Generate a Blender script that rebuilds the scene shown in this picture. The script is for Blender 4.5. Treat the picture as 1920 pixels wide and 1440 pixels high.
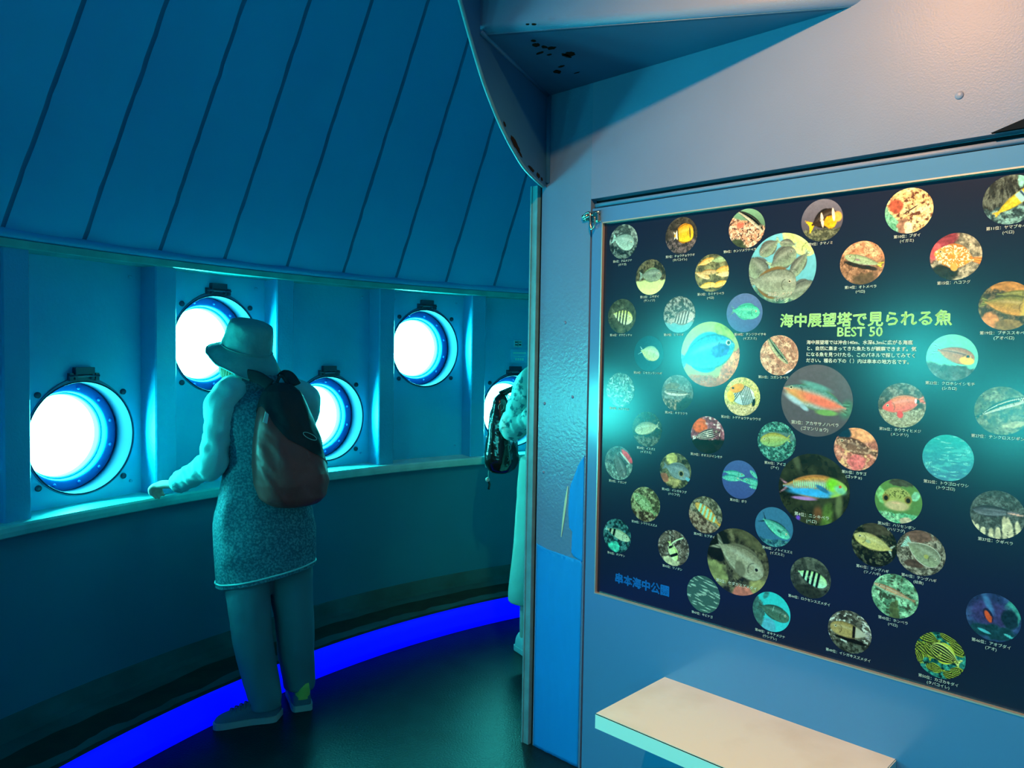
import bpy, bmesh, math, random
import numpy as np
from mathutils import Vector, Matrix, noise

for o in list(bpy.data.objects):
    bpy.data.objects.remove(o)
SC = bpy.context.scene
COL = SC.collection
V = Vector
PI = math.pi
sin, cos, rad = math.sin, math.cos, math.radians

# ------------------------------------------------------------------ camera
EYE = V((0.0, 0.0, 1.45))
FPX = 1440.8
PITCH, ROLL = rad(2.2966), rad(0.9298)
_F = V((0, cos(PITCH), -sin(PITCH)))
_U0 = V((0, sin(PITCH), cos(PITCH)))
_R0 = V((1, 0, 0))
_R = cos(ROLL) * _R0 + sin(ROLL) * _U0
_U = -sin(ROLL) * _R0 + cos(ROLL) * _U0
cd = bpy.data.cameras.new('camera')
cam = bpy.data.objects.new('camera', cd)
COL.objects.link(cam)
cam.matrix_world = Matrix((( _R.x, _U.x, -_F.x, EYE.x), (_R.y, _U.y, -_F.y, EYE.y),
                           (_R.z, _U.z, -_F.z, EYE.z), (0, 0, 0, 1)))
cd.sensor_fit = 'HORIZONTAL'
cd.sensor_width = 36.0
cd.lens = FPX / 1920.0 * 36.0
cd.clip_start = 0.05
SC.camera = cam


def at(px, py, Y):
    """world point seen at photo pixel (px, py) at depth Y along world y"""
    r = _R * ((px - 960) / FPX) - _U * ((py - 720) / FPX) + _F
    return EYE + r * (Y / r.y)


def ground(px, py, z=0.0):
    r = _R * ((px - 960) / FPX) - _U * ((py - 720) / FPX) + _F
    return EYE + r * ((z - EYE.z) / r.z)


# ------------------------------------------------------------------ world, lamp, exposure
w = bpy.data.worlds.new('world')
SC.world = w
w.use_nodes = True
w.node_tree.nodes['Background'].inputs[0].default_value = (0, 0, 0, 1)
w.node_tree.nodes['Background'].inputs[1].default_value = 0.0
SC.view_settings.view_transform = 'Standard'
SC.view_settings.look = 'None'
SC.view_settings.exposure = 0.09
SC.view_settings.gamma = 1.0
SC.view_settings.use_curve_mapping = False
SC.cycles.max_bounces = 8
SC.cycles.diffuse_bounces = 5
SC.cycles.glossy_bounces = 4
SC.cycles.use_denoising = True
SC.cycles.sample_clamp_indirect = 6.0

PORTHOLE_LIGHT = (3.4, 66.0, 60.0)          # glowing sea outside the portholes
LAMP_AT = V((0.214, 1.30, 2.71))
LAMP_AIM = V((1.05, 1.75, 0.8))
LAMP_WATTS = 196.0
LAMP_COLOR = (1.0, 0.43, 0.14)
ld = bpy.data.lights.new('ceiling_spotlight_beam', 'SPOT')
ld.energy = LAMP_WATTS
ld.color = LAMP_COLOR
ld.spot_size = rad(150)
ld.spot_blend = 1.0
ld.shadow_soft_size = 0.025
lo = bpy.data.objects.new('ceiling_spotlight_beam', ld)
COL.objects.link(lo)
lo.location = LAMP_AT
lo.rotation_euler = (LAMP_AIM - LAMP_AT).to_track_quat('-Z', 'Y').to_euler()

# ------------------------------------------------------------------ tower geometry
CX, CY = 2.1114, 1.0483                     # axis of the round tower
R_PANEL, R_COL = 4.20, 4.11
STEP = 8.35
BAY0, COL0 = 153.35, 157.55
PD = V((0.71848545, -0.69554199, 0))        # along the bulkhead, away from its post
PN = V((-0.69554199, -0.71848545, 0))       # out of the bulkhead towards the viewer
P0 = V((0.29815165, 2.6, 0))


def B(s, n, z):
    return P0 + PD * s + PN * n + V((0, 0, z))


def C(a, r, z):
    a = rad(a)
    return V((CX + r * cos(a), CY + r * sin(a), z))


# ------------------------------------------------------------------ helpers
def tag(o, label=None, cat=None, group=None, kind=None):
    if label: o['label'] = label
    if cat: o['category'] = cat
    if group: o['group'] = group
    if kind: o['kind'] = kind
    return o


def empty(name, loc, **kw):
    o = bpy.data.objects.new(name, None)
    o.empty_display_size = 0.05
    COL.objects.link(o)
    o.location = loc
    tag(o, **kw)
    return o


class MB:
    """collects shapes given in world coordinates, built as one mesh object"""
    def __init__(self):
        self.v, self.f, self.m, self.s = [], [], [], []

    def add(self, vs, fs, mi=0, smooth=False):
        b = len(self.v)
        self.v += [V(p) for p in vs]
        for f in fs:
            self.f.append([i + b for i in f])
            self.m.append(mi)
            self.s.append(smooth)
        return self

    def hexa(self, p, mi=0):
        """8 corners: bottom 4 (ccw), top 4"""
        return self.add(p, [(3, 2, 1, 0), (4, 5, 6, 7), (0, 1, 5, 4), (1, 2, 6, 5), (2, 3, 7, 6), (3, 0, 4, 7)], mi)

    def bbox(self, fn, a0, a1, b0, b1, c0, c1, mi=0):
        q = [fn(a0, b0, c0), fn(a1, b0, c0), fn(a1, b1, c0), fn(a0, b1, c0),
             fn(a0, b0, c1), fn(a1, b0, c1), fn(a1, b1, c1), fn(a0, b1, c1)]
        return self.hexa(q, mi)

    def prism(self, pts, off, mi=0):
        """polygon pts (Vectors) extruded by vector off"""
        n = len(pts)
        vs = [V(p) for p in pts] + [V(p) + off for p in pts]
        fs = [tuple(range(n))[::-1], tuple(range(n, 2 * n))]
        fs += [(i, (i + 1) % n, n + (i + 1) % n, n + i) for i in range(n)]
        return self.add(vs, fs, mi)

    def grid(self, rows, mi=0, smooth=True, closed=False):
        n = len(rows[0])
        vs = [p for r in rows for p in r]
        fs = []
        for i in range(len(rows) - 1):
            for j in range(n if closed else n - 1):
                k = (j + 1) % n
                fs.append((i * n + j, i * n + k, (i + 1) * n + k, (i + 1) * n + j))
        return self.add(vs, fs, mi, smooth)

    def rings(self, rows, mi=0, smooth=True, cap0=True, cap1=True):
        self.grid(rows, mi, smooth, True)
        n = len(rows[0])
        if cap0: self.add(rows[0], [tuple(range(n))[::-1]], mi, smooth)
        if cap1: self.add(rows[-1], [tuple(range(n))], mi, smooth)
        return self

    def tube(self, pts, r, seg=10, mi=0, ref=None, cap=True):
        """round tube; r a number, list of numbers or of (rx, ry)"""
        self.rings(tube_rows(pts, r, seg, ref), mi, True, cap, cap)
        return self

    def ball(self, c, r, mi=0, nu=12, nv=8, M=None):
        rows = []
        for i in range(nv + 1):
            t = PI * i / nv
            row = []
            for j in range(nu):
                a = 2 * PI * j / nu
                p = V((sin(t) * cos(a), sin(t) * sin(a), cos(t)))
                p = V((p.x * r[0], p.y * r[1], p.z * r[2])) if hasattr(r, '__len__') else p * r
                if M is not None: p = M @ p
                row.append(V(c) + p)
            rows.append(row)
        return self.grid(rows, mi, True, True)

    def build(self, name, mats, parent=None, kind=None, base=None, weld=True, **kw):
        me = bpy.data.meshes.new(name)
        org = V((0, 0, 0))
        if parent is not None: org = V(parent_origin(parent))
        elif base is not None: org = V(base)
        me.from_pydata([p - org for p in self.v], [], self.f)
        if not isinstance(mats, (list, tuple)): mats = [mats]
        for m in mats: me.materials.append(m)
        me.polygons.foreach_set('material_index', self.m)
        me.polygons.foreach_set('use_smooth', self.s)
        bm = bmesh.new()
        bm.from_mesh(me)
        if weld: bmesh.ops.remove_doubles(bm, verts=bm.verts, dist=1e-5)
        bmesh.ops.recalc_face_normals(bm, faces=bm.faces)
        bm.to_mesh(me)
        bm.free()
        me.update()
        o = bpy.data.objects.new(name, me)
        COL.objects.link(o)
        if parent is not None: o.parent = parent
        else: o.location = org
        tag(o, kind=kind, **kw)
        return o


def parent_origin(p):
    o = V(p.location)
    while p.parent is not None:
        p = p.parent
        o = o + V(p.location)
    return o


def catmull(pts, per=6):
    pts = [np.array(p, float) for p in pts]
    if len(pts) < 3:
        return [pts[0] * (1 - t) + pts[1] * t for t in np.linspace(0, 1, per + 1)]
    P = [2 * pts[0] - pts[1]] + pts + [2 * pts[-1] - pts[-2]]
    out = []
    for i in range(1, len(P) - 2):
        for k in range(per):
            t = k / per
            a, b, c, d = P[i - 1], P[i], P[i + 1], P[i + 2]
            out.append(0.5 * (2 * b + (c - a) * t + (2 * a - 5 * b + 4 * c - d) * t * t + (3 * b - a - 3 * c + d) * t ** 3))
    out.append(P[-2])
    return out


def tube_rows(pts, r, seg=10, ref=None, phase=0.0):
    pts = [V(p) for p in pts]
    n = len(pts)
    if not hasattr(r, '__len__'): r = [r] * n
    rows = []
    prev = V(ref) if ref is not None else None
    for i in range(n):
        t = (pts[min(i + 1, n - 1)] - pts[max(i - 1, 0)]).normalized()
        if prev is None:
            prev = V((0, 0, 1)) if abs(t.z) < 0.9 else V((1, 0, 0))
        x = (prev - t * prev.dot(t)).normalized()
        if ref is None: prev = x
        y = t.cross(x)
        rx, ry = r[i] if hasattr(r[i], '__len__') else (r[i], r[i])
        rows.append([pts[i] + x * (rx * cos(2 * PI * j / seg + phase)) + y * (ry * sin(2 * PI * j / seg + phase)) for j in range(seg)])
    return rows


def smooth_tube(mb, pts, radii, seg=20, per=6, ref=None, mi=0, disp=None, cap=True):
    """Catmull-Rom tube through pts with (rx, ry) per point; disp(p, u, a) pushes the skin along its radius"""
    radii = [(q, q) if not hasattr(q, '__len__') else q for q in radii]
    full = catmull([list(p) + list(q) for p, q in zip(pts, radii)], per)
    P = [V(q[:3]) for q in full]
    RR = [(max(q[3], .001), max(q[4], .001)) for q in full]
    rows = tube_rows(P, RR, seg, ref)
    if disp:
        L = 0.0
        for i, row in enumerate(rows):
            if i: L += (P[i] - P[i - 1]).length
            for j in range(seg):
                d = (row[j] - P[i])
                dn = d.normalized()
                row[j] = row[j] + dn * disp(row[j], L, 2 * PI * j / seg)
    mb.rings(rows, mi, True, cap, cap)
    return rows


def fbm(p, sc, oct_=3):
    v, a, f = 0.0, 1.0, sc
    for _ in range(oct_):
        v += a * noise.noise(V((p[0] * f, p[1] * f, p[2] * f)))
        a *= 0.5
        f *= 2.0
    return v


# ------------------------------------------------------------------ materials
def mat(name, col, rough=0.5, spec=0.5, metal=0.0, coat=0.0, coat_rough=0.1, var=None, bump=None, emit=None, attr=None):
    """var = (second colour, noise scale, detail, low, high); bump = (scale, strength, distance)"""
    m = bpy.data.materials.new(name)
    m.use_nodes = True
    nt = m.node_tree
    b = nt.nodes['Principled BSDF']
    b.inputs['Base Color'].default_value = (*col, 1)
    b.inputs['Roughness'].default_value = rough
    b.inputs['Specular IOR Level'].default_value = spec
    b.inputs['Metallic'].default_value = metal
    b.inputs['Coat Weight'].default_value = coat
    b.inputs['Coat Roughness'].default_value = coat_rough
    tc = nt.nodes.new('ShaderNodeTexCoord')
    if var:
        n = nt.nodes.new('ShaderNodeTexNoise')
        n.inputs['Scale'].default_value = var[1]
        n.inputs['Detail'].default_value = var[2]
        nt.links.new(tc.outputs['Object'], n.inputs['Vector'])
        r = nt.nodes.new('ShaderNodeValToRGB')
        r.color_ramp.elements[0].position = var[3]
        r.color_ramp.elements[0].color = (*col, 1)
        r.color_ramp.elements[1].position = var[4]
        r.color_ramp.elements[1].color = (*var[0], 1)
        nt.links.new(n.outputs['Fac'], r.inputs['Fac'])
        nt.links.new(r.outputs['Color'], b.inputs['Base Color'])
    if attr:
        a = nt.nodes.new('ShaderNodeAttribute')
        a.attribute_name = attr
        nt.links.new(a.outputs['Color'], b.inputs['Base Color'])
    if bump:
        n = nt.nodes.new('ShaderNodeTexNoise')
        n.inputs['Scale'].default_value = bump[0]
        n.inputs['Detail'].default_value = 3
        nt.links.new(tc.outputs['Object'], n.inputs['Vector'])
        bn = nt.nodes.new('ShaderNodeBump')
        bn.inputs['Strength'].default_value = bump[1]
        bn.inputs['Distance'].default_value = bump[2]
        nt.links.new(n.outputs['Fac'], bn.inputs['Height'])
        nt.links.new(bn.outputs['Normal'], b.inputs['Normal'])
    if emit:
        b.inputs['Emission Color'].default_value = (*emit[0], 1)
        b.inputs['Emission Strength'].default_value = emit[1]
    return m


M = {}
M['wall'] = mat('blue_gloss_paint', (.005, .53, .80), .42, .4, var=((.005, .48, .74), 3, 4, .35, .65), bump=(60, .25, .004))
M['column'] = mat('blue_gloss_paint_thick', (.005, .42, .68), .33, .45, bump=(110, .35, .004))
M['ceiling'] = mat('blue_matt_paint', (.004, .45, .76), .55, .3, var=((.004, .40, .69), 1.6, 3, .3, .7))
M['seam'] = mat('dark_seam_filler', (.002, .16, .30), .7, .2)
M['lower'] = mat('dark_teal_paint', (.004, .26, .36), .5, .3, var=((.004, .22, .32), 2, 4, .3, .7))
M['kerb'] = mat('painted_concrete', (.006, .15, .16), .85, .2, var=((.005, .10, .10), 5, 5, .35, .65))
M['stain'] = mat('dark_stain', (.003, .038, .034), .9, .15, var=((.003, .055, .045), 9, 5, .35, .7))
M['floor'] = mat('dark_carpet', (.002, .012, .017), .33, .13, var=((.003, .020, .026), 9, 6, .35, .7), bump=(140, .30, .004))
M['led'] = mat('blue_led_light_on_kerb', (.0, .0, .2), .5, .3, emit=((.0, .0018, 1.0), 1.0))
M['wood'] = mat('varnished_wood_trim', (.05, .55, .5), .25, .6, var=((.04, .42, .4), 14, 4, .3, .7))
M['sill'] = mat('worn_sill_wood', (.15, .75, .72), .35, .5, var=((.10, .6, .6), 12, 5, .35, .7))
M['tubein'] = mat('porthole_paint', (.0006, .024, .062), .45, .12, bump=(45, .12, .004))
M['flange'] = mat('bolted_flange_paint', (.003, .30, .90), .4, .2)
M['boss'] = mat('dark_blue_metal', (.006, .05, .095), .4, .5)
M['rim'] = mat('blue_clamp_rim', (.005, .12, .24), .4, .5)
M['pane'] = mat('lit_sea_glass', (.0, .0, .0), .2, .5, emit=((PORTHOLE_LIGHT[0] / 10, PORTHOLE_LIGHT[1] / 10, PORTHOLE_LIGHT[2] / 10), 10.0))
M['gasket'] = mat('grey_gasket', (.25, .5, .55), .5)
M['bulk'] = mat('bulkhead_gloss_paint', (.130, .195, .345), .40, .20, var=((.122, .183, .325), 4, 5, .3, .7), bump=(230, .16, .003))
M['strip'] = mat('orange_peel_gloss_paint', (.10, .20, .36), .27, .6, var=((.09, .185, .33), 5, 5, .3, .7), bump=(85, .32, .004))
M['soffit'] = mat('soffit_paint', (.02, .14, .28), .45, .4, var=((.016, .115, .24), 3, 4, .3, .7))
M['board'] = mat('board_laminate', (.062, .20, .42), .2, .5, var=((.058, .19, .40), 2, 3, .3, .7))
M['dark'] = mat('dark_gap', (.004, .008, .014), .9, .08)
M['post'] = mat('post_trim', (.10, .30, .38), .4, .5, var=((.07, .22, .28), 18, 5, .35, .7))
M['tape'] = mat('blue_cloth_tape', (.0, .22, .66), .55, .4, bump=(30, .2, .004))
M['poster'] = mat('navy_poster', (.0085, .013, .036), .22, .5, var=((.007, .012, .040), 1.2, 2, .3, .7), bump=(150, .02, .003))
M['photo'] = mat('printed_photo', (.5, .5, .5), .22, .5, attr='print', bump=(150, .02, .003))
M['ink_green'] = mat('pale_green_ink', (.52, .95, .38), .3)
M['ink_white'] = mat('white_ink', (.92, .92, .82), .3)
M['ink_blue'] = mat('blue_ink', (.01, .18, .62), .3)
M['edge_metal'] = mat('raw_metal_edge', (.62, .55, .48), .3, .5, metal=.6)
M['top'] = mat('cream_laminate', (.80, .74, .66), .35, .45, var=((.72, .64, .54), 5, 6, .48, .70))
M['edging'] = mat('white_edging', (.62, .82, .80), .4, .4)
M['steel'] = mat('polished_steel', (.6, .58, .52), .2, .5, metal=1.0)
M['rust'] = mat('rusty_chip', (.012, .010, .006), .9, .1)
M['flake'] = mat('pale_flake', (.45, .55, .38), .6)
M['sticker'] = mat('pale_sticker', (.20, .70, .78), .4)
M['signblue'] = mat('blue_label', (.02, .62, .90), .35)
M['signlight'] = mat('label_print', (.20, .92, .95), .4)

# ------------------------------------------------------------------ the round outer wall
Z_SILL, Z_TRIM = 0.845, 1.80
WINDOWS = range(-9, 10)                      # bays that hold a porthole


# unseen bays left of the viewer: spacing shaped to place poster reflections, some portholes left out
BAY_AT = {-1: 158.9, -2: 164.3, -3: 172.7, -4: 182.3, -5: 192.3, -6: 200.4, -7: 208.8, -8: 217.2, -9: 225.6}


def bay_angle(k): return BAY_AT.get(k, BAY0 - STEP * k)


def has_window(k): return k in WINDOWS and k not in (-1, -4, -9)


def bay_edges(k):
    """half widths of the bay towards its previous and its next neighbour"""
    if k == -1: return None
    a = bay_angle(k)
    p, q = bay_angle(k - 1), bay_angle(k + 1)
    if k == 0: p = BAY0 + STEP
    if k == -2: q = COL0 * 2 - a
    return R_PANEL * math.tan(rad(abs(p - a) / 2)), R_PANEL * math.tan(rad(abs(a - q) / 2))


def bay_frame(k):
    a = rad(bay_angle(k))
    c = V((CX + R_PANEL * cos(a), CY + R_PANEL * sin(a), 0))
    out = V((cos(a), sin(a), 0))
    tan = V((sin(a), -cos(a), 0))            # towards the next bay (rightwards seen from inside)
    return c, out, tan


mb = MB()
HW = R_PANEL * math.tan(rad(STEP / 2))
for k in range(-13, 30):
    if k == -1 : continue
    c, out, tan = bay_frame(k)
    HL, HR = bay_edges(k)
    zc = 1.10 if k % 2 == 0 else 1.47
    P = lambda t, z, d=0.0: c + tan * t + out * d + V((0, 0, z))
    if has_window(k):
        angs = sorted(set([2 * PI * i / 72 for i in range(72)] +
                          [math.atan2(zz - zc, tt) % (2 * PI) for tt in (-HL, HR) for zz in (Z_SILL - .03, Z_TRIM + .06)]))
        inn, outr = [], []
        for a in angs:
            ca, sa = cos(a), sin(a)
            sc_ = min(((HR if ca > 0 else HL) / abs(ca)) if abs(ca) > 1e-6 else 9, ((Z_TRIM + .06 - zc) / sa) if sa > 1e-6 else 9,
                      ((Z_SILL - .03 - zc) / sa) if sa < -1e-6 else 9)
            inn.append(P(.2165 * ca, zc + .2165 * sa))
            outr.append(P(sc_ * ca, zc + sc_ * sa))
        n = len(angs)
        mb.add(inn + outr, [(i, (i + 1) % n, n + (i + 1) % n, n + i) for i in range(n)])
    else:
        mb.add([P(-HL, Z_SILL - .03), P(HR, Z_SILL - .03), P(HR, Z_TRIM + .06), P(-HL, Z_TRIM + .06)], [(0, 1, 2, 3)])
mb.build('wall_outer', M['wall'], kind='structure')

# flat bolted liner plates around each porthole, box ribs between the bays
for k in WINDOWS:
    if k in (-9, -1): continue
    a = COL0 - STEP * k
    if k < -1: a = (bay_angle(k) + bay_angle(k - 1)) / 2
    mb = MB()
    hw = math.degrees(.048 / R_COL)
    f = lambda u, r, z: C(a + u, r, z)
    # front flange with small rounded shoulders and two side plates
    prof = [(hw, R_PANEL + .03), (hw, R_COL + .006), (hw * .9, R_COL), (-hw * .9, R_COL), (-hw, R_COL + .006), (-hw, R_PANEL + .03)]
    mb.grid([[f(u, r, Z_SILL - .02) for u, r in prof], [f(u, r, Z_TRIM + .03) for u, r in prof]], smooth=False)
    mb.add([f(u, r, Z_SILL - .02) for u, r in prof], [tuple(range(6))])
    mb.build('wall_rib', M['column'], kind='structure')

# sill, wood trim under the ceiling, lower wall, kerb
ARC0, ARC1 = 62, 242


def ring_sweep(prof, mats, name, mi=None, a0=ARC0, a1=ARC1, step=1.5, smooth_=False, kind='structure', **kw):
    mb = MB()
    n = int((a1 - a0) / step)
    for j in range(len(prof) - 1):
        rows = [[C(a0 + (a1 - a0) * i / n, prof[j + q][0], prof[j + q][1]) for i in range(n + 1)] for q in (0, 1)]
        mb.grid(rows, (mi[j] if mi else 0), True)
    o = mb.build(name, mats, kind=kind, weld=smooth_, **kw)
    return o


ring_sweep([(R_PANEL + .03, .800), (4.085, .800), (4.075, .806), (4.072, .822), (4.072, .838), (4.077, .846), (4.20, .850), (4.23, .85)],
           [M['sill']], 'sill')
ring_sweep([(R_PANEL + .03, 1.777), (4.096, 1.777), (4.089, 1.780), (4.086, 1.804), (4.096, 1.808)], [M['wood']], 'trim_1')
ring_sweep([(4.098, 1.806), (4.084, 1.809), (4.078, 1.816), (4.078, 1.824), (4.084, 1.834), (4.11, 1.85)], [M['ceiling']], 'trim_2', smooth_=True)
ring_sweep([(4.125, .09), (4.125, .805)], [M['lower']], 'wall_lower')

# kerb with ragged dark stain bands
mb = MB()
n = 420
def kn(i, q, sc, amp): return amp * (noise.noise(V((i * sc, q, 0))) + .5 * noise.noise(V((i * sc * 3.1, q, 4))))
rows = []
for i in range(n + 1):
    a_ = ARC0 + (ARC1 - ARC0) * i / n
    b1 = 3.855 + kn(i, 1.5, .16, .030)
    b2 = 3.985 + kn(i, 7.5, .11, .022)
    rows.append([C(a_, 3.782, .108), C(a_, 3.803 + kn(i, 3, .3, .010), .111), C(a_, b1, .112), C(a_, b2, .113), C(a_, 4.07, .114), C(a_, 4.10, .125), C(a_, 4.118, .17), C(a_, 4.13, .18)])
for j, mi in enumerate((1, 0, 1, 0, 0, 0, 0)):
    mb.grid([[r[j], r[j + 1]] for r in rows], mi, False)
mb.build('kerb', [M['kerb'], M['stain']], kind='structure')
led = ring_sweep([(3.735, .0), (3.744, .03), (3.757, .07), (3.772, .100), (3.7812, .107), (3.80, .107), (3.80, 0.0), (3.735, 0.0)], [M['led']], 'led_lit_kerb_face', kind=None, smooth_=True)  # blue LED light cast on the kerb face, put in as emission
tag(led, 'kerb face glowing deep blue with LED light put in as emission, curving along the foot of the round wall', 'light')

# floor
mb = MB()
n = 120
mb.add([C(360 * i / n, 4.25, 0) for i in range(n)], [tuple(range(n))])
mb.build('floor', M['floor'], kind='structure')

# sloping ceiling with wavy dark seams between its sheets
SLOPE = 0.555
seams = [158.35, 154.22, 149.76, 145.46, 140.94, 136.44, 131.94, 127.44, 122.93]
seams = [158.35 + 4.4 * i for i in range(18, 0, -1)] + seams + [122.93 - 4.5 * i for i in range(1, 14)]
mb = MB()
NZ = 46
zs = [1.830 + 1.75 * i / NZ for i in range(NZ + 1)]


def ceil_pt(a, z, push=0.0):
    r = 4.095 - SLOPE * (z - 1.835)
    return C(a, r + push, z)


def seam_off(si, z):
    return .055 * noise.noise(V((si * 7.3, z * 9.0, 1.7))) + .03 * noise.noise(V((si * 3.1, z * 34.0, 4.2)))


hwid = .0085
for si in range(len(seams)):
    def edge(side, z, si=si):
        r = 4.095 - SLOPE * (z - 1.835)
        wv = hwid * (1 + .35 * noise.noise(V((si * 5.5, z * 22, side * 9))))
        return seams[si] + seam_off(si, z) + side * math.degrees(wv / r)
    mb.grid([[ceil_pt(edge(1, z), z), ceil_pt(edge(.5, z), z, .003), ceil_pt(edge(-.5, z), z, .003), ceil_pt(edge(-1, z), z)] for z in zs], 1, True)
    if si + 1 < len(seams):
        rows = []
        for z in zs:
            a0 = edge(-1, z)
            r = 4.095 - SLOPE * (z - 1.835)
            wv = hwid * (1 + .35 * noise.noise(V(((si + 1) * 5.5, z * 22, 9))))
            a1 = seams[si + 1] + seam_off(si + 1, z) + math.degrees(wv / r)
            row = []
            for q in range(7):
                t = q / 6
                # each sheet is slightly bowed
                row.append(ceil_pt(a0 + (a1 - a0) * t, z, -.010 * math.sin(PI * t)))
            rows.append(row)
        mb.grid(rows, 0, True)
zt = zs[-1]
rt = 4.095 - SLOPE * (zt - 1.835)
mb.add([C(360 * i / 90, rt + .02, zt) for i in range(90)], [tuple(range(90))], 0)
mb.build('ceiling', [M['ceiling'], M['seam']], kind='structure', weld=False)

# ------------------------------------------------------------------ portholes
def porthole(k, idx):
    c, out, tan = bay_frame(k)
    zc = 1.10 if k % 2 == 0 else 1.47
    up = V((0, 0, 1))
    ctr = c + up * zc
    P = lambda r, a, d: ctr + tan * (r * cos(a)) + up * (r * sin(a)) + out * d
    e = empty('window_%d' % idx, ctr, kind='structure')
    N = 72
    ring = lambda r, d: [P(r, 2 * PI * i / N, d) for i in range(N)]
    # deep painted tube with rolled lip
    mb = MB()
    mb.grid([ring(.2175, .0), ring(.2165, -.006), ring(.2135, -.007), ring(.212, -.002), ring(.212, .118)], 0, True, True)
    mb.build('reveal_tube', M['tubein'], e)
    # bolted flange ring
    mb = MB()
    mb.grid([ring(.213, .100), ring(.211, .098), ring(.176, .098), ring(.171, .104), ring(.169, .14)], 0, True, True)
    fl = mb.build('bolt_ring', M['flange'], e)
    for j in range(12):
        a = 2 * PI * (j + .5) / 12
        b = MB()
        q = P(.193, a, .098)
        M3 = Matrix((tan, up, out)).transposed()
        b.ball(q, (.0085, .0085, .008), 0, 10, 6, M3)
        b.build('bolt', M['flange'], fl)
    mb = MB()
    mb.grid([ring(.170, .135), ring(.168, .128), ring(.163, .128), ring(.160, .136), ring(.158, .165)], 0, True, True)
    mb.build('gasket', M['gasket'], e)
    mb = MB()
    rows = [ring(.16, .158), ring(.12, .160), ring(.06, .161)]
    mb.grid(rows, 0, True, True)
    mb.add([P(.0, 0, .161)] + rows[-1], [(0, 1 + i, 1 + (i + 1) % N) for i in range(N)], 0, True)
    mb.build('pane', M['pane'], e)
    # dark outer clamp rim, bigger towards the hinge at the top
    mb = MB()
    rows = []
    for i in range(N):
        a = 2 * PI * i / N
        w_ = .0045 + .013 * max(0, sin(a)) ** 8
        rows.append([P(.2175, a, .002), P(.2175, a, -.005), P(.2175 + w_ * .8, a, -.005), P(.2175 + w_, a, .001)])
    rows.append(rows[0])
    mb.grid(rows, 0, False)
    mb.build('clamp_rim', M['rim'], e)
    # hinge on top: two lugs, cross bar and hinge block
    mb = MB()
    F = lambda x, d, z: ctr + tan * x + out * d + up * z
    for s in (-1, 1):
        mb.bbox(F, s * .052 - .007, s * .052 + .007, -.018, .004, .220, .248)
        mb.bbox(F, s * .034 - .005, s * .034 + .005, -.020, .004, .224, .264)
    mb.bbox(F, -.038, .038, -.022, .002, .244, .270)
    mb.tube([F(-.060, -.016, .238), F(.060, -.016, .238)], .005, 10)
    mb.bbox(F, -.054, .054, -.007, .004, .217, .232)
    mb.build('hinge', M['boss'], e)
    # four dog-bolt holes round the opening
    for sx in (-1, 1):
        for sz in (-1, 1):
            b = MB()
            q = F(sx * .172, 0, sz * .170)
            b.tube([q - out * .006, q + out * .004], .0115, 14)
            b.build('dog_bolt', M['boss'], e)
    # thin bolted liner plate edges
    mb = MB()
    zlo, zhi = .885, 1.752
    hwp = .222
    T = lambda t, z, d: c + tan * t + up * z + out * d
    for (t0, t1, z0, z1) in ((-hwp, -hwp + .006, zlo, zhi), (hwp - .006, hwp, zlo, zhi), (-hwp, hwp, zlo, zlo + .006), (-hwp, hwp, zhi - .006, zhi)):
        mb.bbox(T, t0, t1, -.004, .002, z0, z1)
    for t, z in ((-.205, .905), (.205, .905), (-.205, 1.733), (.205, 1.733)):
        q = T(t, z, 0)
        mb.tube([q - out * .006, q + out * .002], .006, 10)
    mb.build('liner_edge', M['wall'], e)
    return e


for i, k in enumerate([q for q in WINDOWS if has_window(q)]):
    porthole(k, i + 1)

# ------------------------------------------------------------------ bulkhead with the notice board
ZS = 2.368                                   # height of the soffit
mb = MB()
mb.bbox(B, -.279, -.055, -.10, 0, -.0, ZS + .0, 1)              # strip beside the board
mb.bbox(B, -.055, 2.75, -.10, -.034, 0.0, 1.98)                 # back of the board recess
mb.bbox(B, -.055, 2.75, -.10, 0, 1.978, ZS)                     # above the board
mb.bbox(B, -.279, 2.75, -.10, 0, ZS, 3.62)
mb.bbox(B, 1.77, 2.75, -.034, 0, 0, 1.978)
mb.build('wall_bulkhead', [M['bulk'], M['strip']], kind='structure')
mb = MB()
mb.bbox(B, 2.72, 2.80, -.1, 2.9, 0, 3.62)
mb.build('wall_right', M['bulk'], kind='structure')

# corner post: light trim angle, dark groove
mb = MB()
mb.bbox(B, -.322, -.291, -.10, .012, 0, 2.055, 0)
mb.bbox(B, -.322, -.316, -.10, .016, 0, 2.055, 0)
mb.bbox(B, -.2925, -.278, -.10, -.006, 0, 2.06, 1)
mb.build('trim_3', [M['post'], M['dark']], kind='structure')

# triangular soffit, upper wall with a rounded lower edge, curved gusset plate
A_ = V((.1127, 2.7796, 0))
E_ = V((-.1081, 2.2416, 0))
J_ = V((.9234, 2.0144, 0))
UD = (J_ - E_).normalized()
UN = V((UD.y, -UD.x, 0))                      # towards the viewer
Jx = J_ + UD * .35
zz = V((0, 0, 1))
mb = MB()
tri = [A_ + UN * -.0, E_ - UN * .02, Jx - UN * .02]
mb.prism([p + zz * ZS for p in tri], zz * .01, 0)
# ragged chips where the paint came off
random.seed(4)
g = (E_ - A_).normalized()


def chip(mb, c, a, b, mi):
    pts = []
    for i in range(18):
        t = 2 * PI * i / 18
        q = 1 + .45 * noise.noise(V((c.x * 31 + cos(t) * 1.8, c.y * 17 + sin(t) * 1.8, 3)))
        pts.append(c + V((PD.x * a * cos(t) * q + PN.x * b * sin(t) * q, PD.y * a * cos(t) * q + PN.y * b * sin(t) * q, 0)))
    mb.prism(pts, zz * .001, mi)


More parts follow.
